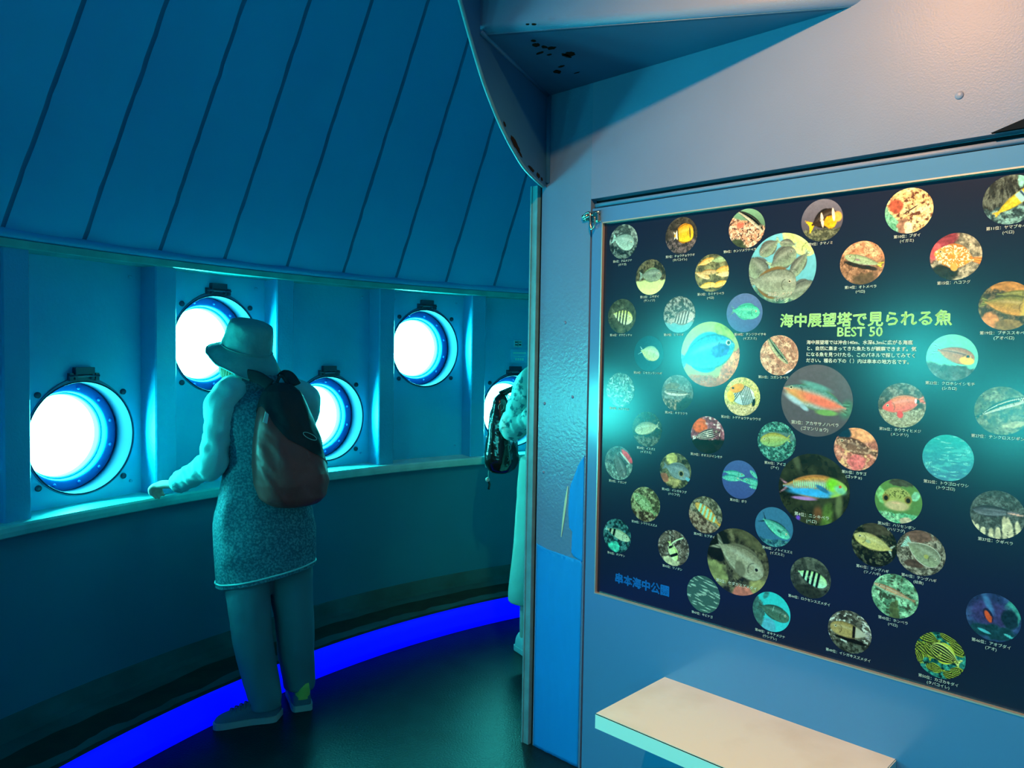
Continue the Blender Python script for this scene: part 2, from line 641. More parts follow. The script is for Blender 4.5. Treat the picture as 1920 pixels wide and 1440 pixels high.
def soff(px, py):
    q = ground(px, py, ZS)
    return V((q.x, q.y, ZS - .0012))


for px, py, a, b in ((1005, 84, .012, .012), (1021, 88, .008, .01), (1034, 90, .014, .009), (1069, 101, .016, .016), (1012, 99, .014, .006), (1045, 134, .012, .014),
                     (1053, 124, .012, .006), (1082, 136, .012, .003), (1000, 76, .007, .008), (1030, 102, .009, .005), (1001, 45, .006, .007), (989, 45, .005, .005), (1062, 104, .008, .02)):
    chip(mb, soff(px, py), a, b, 1)
mb.build('ceiling_soffit', [M['soffit'], M['rust']], kind='structure')

mb = MB()
ZT = 3.61
prof = [(-.03, ZS + .0)] + [(-.028 + .028 * sin(t), ZS + .028 - .028 * cos(t)) for t in [PI / 2 * i / 8 for i in range(9)]] + [(0, ZT), (-.05, ZT)]
r0 = [E_ + UN * d + zz * z for d, z in prof]
r1 = [Jx + UN * d + zz * z for d, z in prof]
for i in range(len(prof) - 1):
    mb.add([r0[i], r1[i], r1[i + 1], r0[i + 1]], [(0, 1, 2, 3)], 0, 0 < i < 10)
mb.add(r0, [tuple(range(len(r0)))], 0)
mb.build('wall_upper', M['bulk'], kind='structure')

# gusset: plate in the vertical plane A_-E_
cur = catmull([(.02, 2.045), (.19, 2.066), (.306, 2.104), (.40, 2.148), (.472, 2.193), (.552, 2.253), (.640, 2.341), (.711, 2.42), (.80, 2.53), (.90, 2.68), (.98, 2.82)], 5)
GN = V((g.y, -g.x, 0))
if GN.dot(EYE - A_) < 0: GN = -GN
poly = [A_ + g * t + zz * z for t, z in cur] + [A_ + g * .98 + zz * 3.6, A_ + g * .58 + zz * 3.6, A_ + g * .58 + zz * (ZS + .0), A_ + g * -.02 + zz * ZS, A_ + g * -.02 + zz * 2.045]
mb = MB()
mb.prism(poly, GN * -.012, 0)
# rounded bead along the free edge, weld bead in the corner
mb.tube([A_ + g * t + zz * z - GN * .006 for t, z in cur], .0062, 8, 1)
mb.tube([A_ + g * .0 + GN * .002 + zz * 2.06, A_ + GN * .002 + zz * ZS], .014, 10, 0)
mb.tube([A_ + GN * .002 + zz * (ZS - .0), E_ + GN * .002 + zz * (ZS - 0)], .008, 8, 0)
rb = random.Random(9)
for k0, ln, wd_ in ((4, .055, .007), (8, .03, .005), (10, .085, .010), (15, .02, .005), (2, .03, .009), (1, .018, .006)):
    t, z = cur[k0]
    t2, z2 = cur[k0 + 1]
    dr = (g * (t2 - t) + zz * (z2 - z)).normalized()
    nr = (zz - dr * zz.dot(dr)).normalized()
    q = A_ + g * t + zz * z + nr * (.011 + wd_ * .6) + GN * .0005
    pts = []
    for j in range(22):
        u = 2 * PI * j / 22
        k_ = 1 + .55 * noise.noise(V((cos(u) * 2.5 + k0, sin(u) * 2.5, 1)))
        pts.append(q + dr * (ln * .5 * cos(u) * k_) + nr * (wd_ * sin(u) * k_))
    mb.prism(pts, GN * .0008, 2)
mb.build('trim_4', [M['soffit'], M['post'], M['rust']], kind='structure')

# lip strip in the gap above the board
mb = MB()
mb.tube([B(-.045, -.016, 1.957), B(1.765, -.016, 1.957)], .0075, 12, 0)
mb.bbox(B, -.05, 1.77, -.034, -.026, 1.93, 1.975, 1)
mb.build('trim_5', [M['bulk'], M['dark']], kind='structure')

# small things fixed in the paint: dimple, sealed screw heads, scratches
mb = MB()
q = B(1.058, 0, 2.083)
mb.ball(q, (.010, .010, .004), 0, 14, 8, Matrix((PD, zz, PN)).transposed())
for s, z in ((-.16, 1.56), (-.12, 1.30), (-.25, 1.27), (-.09, 1.03), (-.25, 1.02)):
    mb.ball(B(s, 0, z), (.006, .006, .003), 0, 10, 6, Matrix((PD, zz, PN)).transposed())
mb.build('trim_6', M['bulk'], kind='structure')

# blue tape over the lower part of the strip and up its right edge
def tape_patch(outline, name, label, seed):
    mb = MB()
    s0, s1 = min(p[0] for p in outline), max(p[0] for p in outline)
    z0, z1 = min(p[1] for p in outline), max(p[1] for p in outline)
    nx, nz = 22, max(8, int((z1 - z0) / .012))

    def inside(s, z):
        c_ = False
        for i in range(len(outline)):
            a, b = outline[i], outline[i - 1]
            if (a[1] > z) != (b[1] > z) and s < (b[0] - a[0]) * (z - a[1]) / (b[1] - a[1]) + a[0]: c_ = not c_
        return c_
    rows = []
    for i in range(nz + 1):
        z = z0 + (z1 - z0) * (i + .001) / (nz + .002)
        xs = []
        for j in range(len(outline)):
            a, b = outline[j], outline[j - 1]
            if (a[1] > z) != (b[1] > z): xs.append((b[0] - a[0]) * (z - a[1]) / (b[1] - a[1]) + a[0])
        lo_, hi_ = min(xs), max(xs)
        row = []
        for j in range(nx + 1):
            s = lo_ + (hi_ - lo_) * j / nx
            wr = abs(noise.noise(V((s * 26 + seed + z * 2.2, z * 2.6, seed)))) * .007 + abs(noise.noise(V((s * 60 - z * 6, z * 7, seed + 5)))) * .0025
            wr *= min(1, 4 * min(j, nx - j) / nx)
            row.append(B(s, .0015 + wr, z))
        rows.append(row)
    mb.grid(rows, 0, True)
    bk = [[p - PN * .0012 - PN * max(0, (p - P0).dot(PN) - .0015) for p in r] for r in rows]
    mb.grid(bk, 0, True)
    edge_f = [r[0] for r in rows] + rows[-1][1:] + [r[-1] for r in rows[::-1]][1:] + rows[0][::-1][1:-1]
    edge_b = [r[0] for r in bk] + bk[-1][1:] + [r[-1] for r in bk[::-1]][1:] + bk[0][::-1][1:-1]
    n = len(edge_f)
    mb.add(edge_f + edge_b, [(i, (i + 1) % n, n + (i + 1) % n, n + i) for i in range(n)], 0)
    o = mb.build(name, M['tape'], base=B((s0 + s1) / 2, 0, z0))
    tag(o, label, 'tape')
    return o


tape_patch([(-.274, .0), (-.062, .0), (-.062, .34), (-.060, .73), (-.082, .738), (-.115, .738), (-.126, .722), (-.190, .735), (-.238, .748), (-.274, .756)],
           'tape_patch', 'wide wrinkled bright blue cloth tape covering the lower strip beside the board', 2.0)
tape_patch([(-.060, .73), (-.060, .90), (-.060, 1.10), (-.084, 1.07), (-.108, 1.015), (-.122, .985), (-.128, .90), (-.122, .84), (-.108, .835), (-.110, .75), (-.09, .735)],
           'tape_patch', 'narrow torn blue tape running up along the hinge side of the notice board', 6.0)
mb = MB()
pts = [(-.132, .985), (-.140, .93), (-.150, .86), (-.158, .80)]
wd = [.001, .005, .004, .001]
mb.prism([B(s - w_, .001, z) for (s, z), w_ in zip(pts, wd)] + [B(s + w_, .001, z) for (s, z), w_ in list(zip(pts, wd))[::-1]], PN * .001)
tag(mb.build('paint_flake', M['flake'], base=B(-.14, 0, .80)), 'thin pale yellow sliver where the paint tore beside the narrow blue tape', 'paint flake')

# board (a hinged panel set flush into the bulkhead) holding the poster
S0, S1, ZB, ZTOP = 0.0, 1.685, 0.638, 1.889
door = empty('door_1', B(-.047, 0, 0), kind='structure')
mb = MB()
nf, nb = 0.0, -.028
mb.bbox(B, -.047, S0 - .006, nb, nf, .0, 1.944, 0)
mb.bbox(B, S1 + .006, 1.762, nb, nf, .0, 1.944, 0)
mb.bbox(B, S0 - .006, S1 + .006, nb, nf, ZTOP + .006, 1.944, 0)
mb.bbox(B, S0 - .006, S1 + .006, nb, nf, .0, ZB - .006, 0)
mb.bbox(B, S0 - .006, S1 + .006, nb, -.012, ZB - .006, ZTOP + .006, 0)
mb.build('board', M['board'], door)
mb = MB()
mb.bbox(B, S0 - .006, S0 - .002, -.012, .0012, ZB - .006, ZTOP + .006)
mb.bbox(B, S1 + .002, S1 + .006, -.012, .0012, ZB - .006, ZTOP + .006)
mb.bbox(B, S0 - .006, S1 + .006, -.012, .0012, ZTOP + .002, ZTOP + .006)
mb.bbox(B, S0 - .006, S1 + .006, -.012, .0015, ZB - .006, ZB - .002)
mb.build('metal_edge', M['edge_metal'], door)

# toggle latch at the top corner of the board
la = empty('toggle_latch', B(-.050, .0, 1.895), label='small polished steel toggle latch at the top corner of the notice board', cat='latch')
mb = MB()
mb.bbox(B, -.084, -.062, 0, .004, 1.905, 1.930)
mb.bbox(B, -.044, -.010, 0, .004, 1.895, 1.935)
mb.build('base_plate', M['steel'], la)
mb = MB()
mb.tube(catmull([B(-.076, .010, 1.921), B(-.060, .014, 1.930), B(-.046, .015, 1.926), B(-.044, .015, 1.890), B(-.036, .015, 1.872), B(-.026, .015, 1.886), B(-.026, .014, 1.915)], 5), .0038, 8)
mb.tube(catmull([B(-.080, .009, 1.912), B(-.062, .012, 1.914), B(-.04, .012, 1.921), B(-.014, .010, 1.921)], 5), .003, 8)
mb.build('wire_loop', M['steel'], la)
mb = MB()
mb.bbox(B, -.034, -.014, .004, .016, 1.900, 1.926)
mb.tube([B(-.044, .010, 1.927), B(-.010, .010, 1.927)], .005, 10)
mb.tube([B(-.084, .007, 1.921), B(-.062, .007, 1.921)], .006, 10)
mb.build('lever', M['steel'], la)

# dark wedge of loose trim at the right end of the gap
mb = MB()
mb.prism([B(1.13, .002, 1.978), B(1.24, .002, 1.978), B(1.24, .002, 2.012)], PN * .012)
tag(mb.build('loose_trim_wedge', M['dark'], base=B(1.18, 0, 1.978)), 'thin dark wedge of loose trim over the gap above the notice board', 'trim')

# ------------------------------------------------------------------ bench shelf
sh = empty('wall_bench', B(.62, 0, .387), label='cream topped wall bench with pale green front edge under the notice board', cat='bench')
mb = MB()
mb.bbox(B, .282, .970, .0, .353, .388, .428)
mb.build('core', M['edging'], sh)
mb = MB()
mb.bbox(B, .2815, .9705, .0, .3535, .428, .4295)
mb.build('bench_top', M['top'], sh, label='cream laminate top with a faint tan stain')
mb = MB()
mb.bbox(B, .281, .9715, .353, .356, .3865, .4265)
mb.bbox(B, .9705, .973, .0, .353, .3865, .4265)
mb.build('edge_band', M['edging'], sh, label='pale edge band with a dark line above it')
mb = MB()
mb.bbox(B, .2812, .9715, .353, .3555, .4266, .4280)
mb.build('joint_line', M['dark'], sh)
for s in (.36, .89):
    mb = MB()
    mb.prism([B(s - .012, .0, .388), B(s - .012, .29, .388), B(s - .012, .27, .36), B(s - .012, 0, .20)], PD * .024)
    mb.build('bracket', M['board'], sh)

# small stickers on the far wall above the last porthole
c4, o4, t4 = bay_frame(4)
T4 = lambda t, d, z: c4 + t4 * t + o4 * d + zz * z

# spotlight under the ceiling, out of the picture: housing, stem and an added plate keeping light off the walkway
lf = empty('ceiling_spotlight', LAMP_AT + V((0, 0, .06)), label='ceiling spotlight shining on the notice board, with an added dark plate blocking its spill', cat='lamp')
mb = MB()
mb.tube([LAMP_AT + V((0, 0, .045)), LAMP_AT + V((0, 0, .05)), LAMP_AT + V((0, 0, .16)), LAMP_AT + V((0, 0, .17))], [.05, .06, .06, .04], 24)
mb.build('housing', M['boss'], lf)
mb = MB()
mb.tube([LAMP_AT + V((0, 0, .17)), V((LAMP_AT.x, LAMP_AT.y, zs[-1] - .002))], .012, 12)
mb.build('stem', M['boss'], lf)
bd = V((-.75, .66, 0))
bt = V((.66, .75, 0))
mb = MB()
Q = lambda x, d, z: LAMP_AT + bd * d + bt * x + zz * z
mb.bbox(Q, -.22, .085, .15, .156, -.36, -.050)
mb.bbox(Q, -.02, .0, .05, .152, .046, .058)
mb.bbox(Q, -.02, .0, .148, .156, -.06, .058)
mb.build('added_beam_blocker', M['boss'], lf)

# ------------------------------------------------------------------ the fish poster
NP_ = -.0105                                  # poster face sits in a shallow recess of the board
po = empty('fish_poster', B(S0, 0, ZB), label='large navy poster of round fish photographs with Japanese captions on the board', cat='poster')
mb = MB()
mb.bbox(B, S0 - .002, S1 + .002, -.0119, NP_, ZB - .002, ZTOP + .002)
mb.build('poster_sheet', M['poster'], po)


def s2l(c):
    c = np.asarray(c, float) / 255.0
    return np.where(c <= 0.04045, c / 12.92, ((c + 0.055) / 1.055) ** 2.4)


def hash2(ix, iy, seed):
    h = (ix * 374761393 + iy * 668265263 + seed * 974634637) & 0xFFFFFFFF
    h = ((h ^ (h >> 13)) * 1274126177) & 0xFFFFFFFF
    return ((h ^ (h >> 16)) & 0xFFFF) / 65535.0


def vnoise(x, y, seed):
    ix = np.floor(x).astype(np.int64)
    iy = np.floor(y).astype(np.int64)
    fx, fy = x - ix, y - iy
    fx, fy = fx * fx * (3 - 2 * fx), fy * fy * (3 - 2 * fy)
    a, b = hash2(ix, iy, seed), hash2(ix + 1, iy, seed)
    c, d = hash2(ix, iy + 1, seed), hash2(ix + 1, iy + 1, seed)
    return (a * (1 - fx) + b * fx) * (1 - fy) + (c * (1 - fx) + d * fx) * fy


def fnoise(x, y, seed, o=4):
    v, a, t = 0, 1.0, 0
    for i in range(o):
        v = v + a * vnoise(x * 2 ** i + 11.3 * i, y * 2 ** i + 5.1 * i, seed + i * 17)
        t += a
        a *= .55
    return v / t


def sst(a, b, x):
    t = np.clip((x - a) / (b - a), 0, 1)
    return t * t * (3 - 2 * t)


def mixc(img, col, m):
    return img * (1 - m[:, None]) + np.asarray(col, float) * m[:, None]


def bg_rock(X, Y, seed, c1, c2, sc=4, c3=None, sharp=.12):
    n = fnoise(X * sc, Y * sc, seed)
    img = np.tile(np.asarray(c1, float), (len(X), 1))
    img = mixc(img, c2, sst(.5 - sharp, .5 + sharp, n))
    img = img * (1 + .8 * (fnoise(X * sc * 2.6 + 9, Y * sc * 2.6, seed + 3, 5)[:, None] - .5))
    cr_ = np.abs(fnoise(X * sc * 1.3, Y * sc * 1.3, seed + 21) - .5)
    img = img * (1 - .45 * sst(.035, .0, cr_)[:, None])
    if c3 is not None:
        n2 = fnoise(X * sc * 1.7 + 40, Y * sc * 1.7, seed + 5)
        img = mixc(img, c3, sst(.56, .70, n2))
    return img


def bg_grad(X, Y, ct, cb):
    t = np.clip(Y * .5 + .5, 0, 1)
    return np.asarray(cb, float) * (1 - t[:, None]) + np.asarray(ct, float) * t[:, None]


def split(X, Y, seed, img, img2, y0, amp=.25, sc=2.5, sl=0.0):
    m = sst(-.05, .05, (y0 + sl * X + amp * (fnoise(X * sc, Y * sc, seed) - .5) * 2) - Y)
    return img * (1 - m[:, None]) + img2 * m[:, None]


def fish(img, X, Y, x=0, y=0, L=.75, H=.32, ang=0, flip=False, back=(90, 100, 90), belly=(180, 190, 170), tail=None, tl=.38, tw=.8,
         fork=.15, fin=None, fh=.22, bars=None, lines=None, eye=True, head=None, edge=None, nose=.55, rear=.85, midc=None, spots=None, arc=0.0,
         seed=1, soft=.035, eyec=(15, 15, 15), pect=None):
    ca, sa = math.cos(math.radians(ang)), math.sin(math.radians(ang))
    dx, dy = X - x, Y - y
    u = (dx * ca + dy * sa) / L
    v = (-dx * sa + dy * ca) / L
    if flip: u = -u
    v = v - arc * (1 - u * u)
    Hn = H / L
    uc = np.clip(u, -.999, .999)
    prof = ((1 - uc) ** nose) * ((1 + uc) ** rear)
    pk = (2 * nose / (nose + rear)) ** nose * (2 * rear / (nose + rear)) ** rear
    h = np.maximum(Hn * prof / pk, np.where(u < 0, .12 * Hn, 0))
    h = np.where((u > 1) | (u < -1.05), 0, h)
    sf = soft
    tail = back if tail is None else tail
    fin = back if fin is None else fin
    # tail
    tt = np.clip((-.86 - u) / tl, 0, 1)
    hw = Hn * (.12 + tw * tt ** .8)
    end = -.86 - tl * (1 - fork * (1 - np.clip(np.abs(v) / np.maximum(Hn * (tw + .1), .01), 0, 1)) * 2)
    m = sst(sf, -sf, np.abs(v) - hw) * sst(-sf, sf, u - end) * (u < -.8)
    ray_ = 1 + .30 * np.sin(np.arctan2(v, -u - .55) * 34)
    img = img * (1 - m[:, None]) + np.asarray(tail, float) * ray_[:, None] * m[:, None]
    # dorsal and anal fins
    bump = np.clip(np.sin(np.clip((u + .72) / 1.2, 0, 1) * math.pi), 0, 1) ** .5
    m = sst(sf, -sf, v - (h + fh * Hn * bump)) * (v > 0) * sst(-.75, -.7, u) * (u < .5) * (h > 0)
    img = mixc(img, fin, m)
    bump2 = np.clip(np.sin(np.clip((u + .72) / .85, 0, 1) * math.pi), 0, 1) ** .5
    m = sst(sf, -sf, -v - (h + fh * .9 * Hn * bump2)) * (v < 0) * sst(-.75, -.7, u) * (u < .13) * (h > 0)
    img = mixc(img, fin, m)
    # body
    m = sst(sf, -sf, np.abs(v) - h) * (h > 0)
    q = np.clip(v / np.maximum(h, .02) * .5 + .5, 0, 1)
    c = np.asarray(belly, float) * (1 - q[:, None]) + np.asarray(back, float) * q[:, None]
    if midc is not None:
        c = mixc(c, midc, np.exp(-((q - .5) / .2) ** 2))
    c = c * (1 + .26 * (vnoise(u * 24, v * 24, seed)[:, None] - .5) + .18 * (fnoise(u * 5, v * 5, seed + 4)[:, None] - .5))
    c = mixc(c, np.asarray(belly, float) * .55 + 115, .35 * np.exp(-((q - .68) / .10) ** 2) * sst(-.9, -.2, u))
    gl = np.abs(np.hypot(u - .62, (v + .02) * 1.0) - .26)
    c = c * (1 - .38 * sst(.035, .0, gl) * (u < .5) * (np.abs(v) < .75 * Hn))[:, None]
    c = c * (1 - .30 * sst(.86, 1.0, np.abs(v) / np.maximum(h, .02)))[:, None]
    if head is not None:
        c = mixc(c, head, sst(.38, .55, u))
    if bars:
        for (bu, bw, bc, sl) in bars:
            c = mixc(c, bc, sst(bw + .03, bw - .02, np.abs(u - bu - sl * v)))
    if lines:
        for (lv, lw, lc) in lines:
            c = mixc(c, lc, sst(lw + .06, lw - .04, np.abs(v / np.maximum(h, .02) - lv)))
    if spots:
        n = vnoise(u * spots[0], v * spots[0], seed + 9)
        c = mixc(c, spots[1], sst(spots[2], spots[2] + .1, n))
    img = img * (1 - m[:, None]) + c * m[:, None]
    if edge is not None:
        m2 = sst(.035, .01, np.abs(np.abs(v) - h)) * (h > 0)
        img = mixc(img, edge, m2)
    if pect is not None:
        pm = sst(1.1, .8, ((u - .22) / .14) ** 2 + ((v + .12 * Hn) / (.22 * Hn)) ** 2)
        img = mixc(img, pect, pm * .8)
    if eye:
        d = np.hypot((u - .70), (v - .20 * Hn))
        img = mixc(img, (225, 220, 190), sst(.075, .055, d))
        img = mixc(img, eyec, sst(.05, .035, d))
    return img


def blob(img, X, Y, x, y, a, b, col, ang=0, soft=.15, n=0, seed=3):
    ca, sa = math.cos(math.radians(ang)), math.sin(math.radians(ang))
    dx, dy = X - x, Y - y
    d = np.hypot((dx * ca + dy * sa) / a, (-dx * sa + dy * ca) / b)
    if n: d = d + n * 1.3 * (fnoise(X * 5, Y * 5, seed, 5) - .5)
    m = sst(1 + soft, 1 - soft, d)[:, None]
    c = np.asarray(col, float) * (1 + (.7 if n else .25) * (fnoise(X * 9 + 3, Y * 9, seed + 2, 5)[:, None] - .5))
    return img * (1 - m) + c * m


def school(img, X, Y, n, seed, col, L=.16, H=.03, ang=-4, jit=6, back=None):
    r = random.Random(seed)
    for i in range(n):
        img = fish(img, X, Y, r.uniform(-.95, .95), r.uniform(-.95, .95), L * r.uniform(.7, 1.2), H, ang + r.uniform(-jit, jit), r.random() < .15,
                   back or col, col, tl=.3, eye=False, soft=.12)
    return img


RK = bg_rock


def p6(X, Y):
    i = split(X, Y, 3, RK(X, Y, 6, (70, 85, 85), (140, 160, 155), 5), RK(X, Y, 7, (40, 55, 60), (110, 130, 125), 6), -.1)
    return fish(i, X, Y, .05, .0, .72, .48, -18, False, (120, 150, 145), (165, 200, 190), tail=(150, 200, 190), fin=(60, 75, 75), tw=.55, nose=.5)


def p7(X, Y):
    i = split(X, Y, 3, RK(X, Y, 6, (62, 56, 50), (84, 74, 62), 2), RK(X, Y, 8, (55, 50, 52), (110, 95, 95), 7), -.2)
    i = fish(i, X, Y, .18, .08, .58, .50, 6, False, (222, 150, 40), (245, 205, 45), tail=(245, 240, 230), tw=.35, tl=.25, fin=(215, 140, 40), fh=.12,
             bars=[(-.80, .10, (240, 235, 220), 0), (-.65, .05, (60, 45, 20), 0)], nose=.35, rear=.6, eye=False, edge=(120, 80, 20))
    return blob(i, X, Y, .55, .1, .05, .3, (120, 90, 40), 6)


def p8(X, Y):
    i = bg_grad(X, Y, (120, 170, 140), (60, 75, 65))
    i = split(X, Y, 9, i, RK(X, Y, 12, (200, 150, 120), (235, 205, 180), 8, (60, 40, 40)), .35, .1, sl=-.35)
    i = blob(i, X, Y, -.35, .18, .2, .16, (225, 110, 90), n=.5)
    i = blob(i, X, Y, -.55, -.9, .5, .4, (60, 70, 50), n=.4)
    return fish(i, X, Y, .15, .38, .95, .16, -38, False, (20, 22, 20), (235, 230, 205), lines=[(.25, .3, (15, 15, 15))], fh=.05, arc=.12)


def p9(X, Y):
    i = split(X, Y, 4, bg_grad(X, Y, (112, 112, 130), (75, 70, 80)), RK(X, Y, 5, (70, 75, 60), (115, 120, 95), 9), -.45)
    i = fish(i, X, Y, .12, .05, .62, .40, 22, False, (48, 38, 30), (60, 48, 36), tail=(245, 190, 30), tw=.75, tl=.55, fin=(35, 28, 24), fh=.18, nose=.5, eye=False)
    i = blob(i, X, Y, .42, -.12, .3, .3, (245, 170, 30), 20, n=.3)
    i = blob(i, X, Y, .75, .1, .2, .24, (250, 170, 80), 20)
    i = blob(i, X, Y, .02, .0, .07, .36, (248, 225, 200), 8)
    return blob(i, X, Y, .55, .2, .07, .32, (250, 225, 205), 8)


def p10(X, Y):
    i = RK(X, Y, 12, (225, 190, 135), (240, 222, 170), 4, (95, 60, 45))
    i = split(X, Y, 9, i, RK(X, Y, 3, (95, 165, 135), (130, 195, 165), 5), -1.2, .3, sl=-1.6)
    i = blob(i, X, Y, -.55, .25, .3, .35, (165, 85, 65), 30, n=.6)
    i = blob(i, X, Y, -.2, -.7, .25, .45, (150, 115, 95), 10, n=.6)
    i = blob(i, X, Y, .0, -.75, .18, .28, (245, 225, 190), 20, n=.4)
    return blob(i, X, Y, .05, .02, .4, .03, (70, 40, 35), 30, n=.5)


def p11(X, Y):
    i = split(X, Y, 5, RK(X * 2.4, Y * .7, 3, (45, 50, 48), (95, 105, 98), 4), RK(X, Y, 8, (50, 70, 75), (120, 165, 165), 6), -.25)
    i = blob(i, X, Y, .35, .8, .12, .35, (130, 200, 190), n=.4)
    return fish(i, X, Y, .25, .0, .88, .22, 36, False, (190, 175, 50), (215, 200, 60), tail=(225, 180, 60), tw=.4, tl=.3, bars=[(.18, .16, (150, 205, 210), 0), (.28, .03, (40, 60, 100), 0)], head=(240, 160, 90), fh=.08)


def p12(X, Y):
    i = split(X, Y, 5, RK(X * 2, Y, 3, (45, 45, 35), (105, 100, 75), 5), bg_grad(X, Y, (150, 170, 120), (222, 232, 160)), -.15, .12)
    return fish(i, X, Y, .08, .1, .68, .36, 0, False, (105, 125, 115), (135, 155, 135), tail=(130, 155, 145), fin=(120, 150, 110), tw=.65, pect=(90, 100, 95))


def p13(X, Y):
    i = RK(X, Y, 14, (85, 85, 60), (130, 130, 90), 3)
    for (a, b, an, c1, c2) in ((-.35, .62, 18, (215, 150, 60), (240, 220, 150)), (.5, .68, 5, (140, 170, 120), (170, 190, 140)), (-.55, -.1, -22, (200, 150, 70), (230, 220, 180)),
                               (.65, .15, 10, (205, 150, 60), (235, 200, 110)), (-.2, 0.05, 0, (170, 130, 70), (215, 200, 150)), (.45, -.62, 14, (230, 170, 50), (250, 215, 140)), (-.25, -.65, 8, (220, 180, 70), (245, 225, 150)), (.75, -.1, 0, (225, 190, 120), (245, 230, 180))):
        i = fish(i, X, Y, a, b, .48, .14, an, False, c1, c2, tl=.2, tw=.3, eye=False)
    return i


def p14(X, Y):
    i = RK(X, Y, 15, (135, 100, 75), (165, 125, 95), 3)
    i = split(X, Y, 4, RK(X, Y, 21, (190, 130, 95), (225, 180, 140), 4), i, .25, .08, sl=-.15)
    i = blob(i, X, Y, .1, -.75, .5, .3, (95, 75, 50), 12, n=.7)
    i = blob(i, X, Y, -.1, -.12, .8, .12, (45, 35, 28), -16, n=.4)
    return fish(i, X, Y, -.02, .12, .82, .2, -17, True, (130, 150, 110), (170, 195, 160), tail=(200, 205, 60), tw=.55, tl=.35, fh=.08, fin=(165, 120, 140), pect=(140, 110, 130))


def p15(X, Y):
    i = RK(X, Y, 16, (115, 110, 95), (180, 170, 145), 5)
    i = blob(i, X, Y, -.45, .65, .65, .4, (140, 60, 70), 40, n=.5)
    i = blob(i, X, Y, -.8, .25, .2, .4, (215, 95, 100), -20, n=.4)
    i = blob(i, X, Y, -.45, -.65, .6, .35, (40, 38, 32), 0, n=.4)
    i = fish(i, X, Y, -.08, .02, .78, .48, -14, True, (205, 130, 55), (230, 150, 60), tail=(220, 130, 60), tw=.25, tl=.75, fork=0, spots=(16, (250, 235, 195), .55), head=(225, 150, 70), nose=.8, fin=(200, 130, 60), fh=.1)
    return blob(i, X, Y, -.05, -.45, .14, .18, (215, 165, 80), 20)


def p1(X, Y):
    i = split(X, Y, 4, bg_grad(X, Y, (110, 185, 205), (95, 170, 190)), RK(X, Y, 3, (80, 120, 110), (125, 165, 145), 5), -.55)
    i = fish(i, X, Y, .45, .75, .62, .3, -38, False, (170, 195, 110), (205, 225, 160), tw=.5, eye=False)
    for (a, b, l, h, an, fl) in ((-.4, .6, .32, .2, 35, True), (.15, .68, .22, .12, -10, True), (-.75, .05, .42, .3, -50, False), (.05, .28, .4, .28, 28, False), (.5, .05, .4, .17, 55, True), (.62, -.7, .45, .3, 15, False)):
        i = fish(i, X, Y, a, b, l, h, an, fl, (95, 100, 95), (140, 165, 140), tail=(150, 185, 155), tw=.6, pect=(100, 110, 100))
    return fish(i, X, Y, -.22, -.42, .66, .42, -6, False, (120, 130, 118), (150, 165, 145), fin=(120, 95, 55), tw=.4, nose=.42, pect=(125, 135, 120))


def p16(X, Y):
    i = RK(X, Y, 17, (62, 68, 52), (82, 88, 68), 2)
    return fish(i, X, Y, .1, -.05, .68, .42, -16, False, (190, 195, 110), (205, 215, 190), tail=(90, 95, 75), tw=.7, tl=.55, fin=(70, 72, 58),
                bars=[(q, .055, (22, 24, 18), -.15) for q in (-.62, -.3, .02, .34)])


def p17(X, Y):
    i = RK(X, Y, 18, (60, 66, 66), (150, 150, 145), 9)
    i = split(X, Y, 6, i, bg_grad(X, Y, (150, 165, 165), (90, 150, 165)), -.5)
    return fish(i, X, Y, .25, -.2, .7, .34, 12, False, (165, 155, 150), (190, 185, 180), bars=[(q, .05, (60, 50, 50), .5) for q in (-.7, -.42, -.14, .14, .42)], tw=.4, fin=(120, 110, 105))


def p18(X, Y):
    i = bg_grad(X, Y, (92, 112, 160), (72, 96, 150))
    return fish(i, X, Y, .12, .05, .74, .38, -6, False, (70, 180, 150), (100, 200, 170), tail=(90, 130, 130), tw=.6, fin=(70, 170, 145), fork=.35, pect=(60, 160, 135))


def p19(X, Y):
    i = RK(X, Y, 19, (60, 55, 40), (120, 100, 65), 5)
    i = blob(i, X, Y, .3, .8, .9, .3, (175, 125, 65), 0, n=.9)
    i = blob(i, X, Y, -.55, -.6, .35, .35, (195, 130, 75), 0, n=.4)
    i = blob(i, X, Y, .1, -.8, .5, .25, (130, 105, 60), 0, n=.5)
    i = fish(i, X, Y, .35, .48, .6, .12, 0, False, (110, 110, 50), (150, 150, 80), tw=.3)
    return fish(i, X, Y, .15, .02, .9, .4, -10, False, (105, 110, 55), (205, 150, 70), head=(195, 170, 80), tw=.5, fin=(85, 85, 45), fh=.12, pect=(150, 125, 70))


def p20(X, Y):
    i = np.tile(np.array((16, 62, 82.)), (len(X), 1))
    return fish(i, X, Y, .1, .0, .62, .4, -14, False, (150, 190, 150), (190, 205, 130), tail=(170, 215, 215), tw=.5, tl=.42, fork=.5, fin=(130, 180, 150), fh=.12)


def p2(X, Y):
    i = bg_grad(X, Y, (150, 180, 110), (160, 160, 110))
    i = split(X, Y, 8, i, RK(X, Y, 20, (190, 120, 90), (235, 170, 120), 4), -1.0, .3, sl=1.3)
    i = blob(i, X, Y, .5, .75, .4, .3, (130, 170, 70), 0, n=.5)
    i = fish(i, X, Y, -.05, .05, .92, .52, 16, False, (45, 130, 170), (70, 170, 190), tail=(80, 175, 190), tw=.7, fin=(50, 140, 180), eye=False, nose=.7)
    i = blob(i, X, Y, .35, .12, .3, .2, (50, 95, 170), 16, n=.5)
    i = blob(i, X, Y, .62, .36, .08, .08, (215, 215, 200))
    i = blob(i, X, Y, .63, .36, .05, .055, (20, 20, 30))
    return blob(i, X, Y, -.2, -.95, 1.0, .3, (170, 105, 80), 0, n=.4)


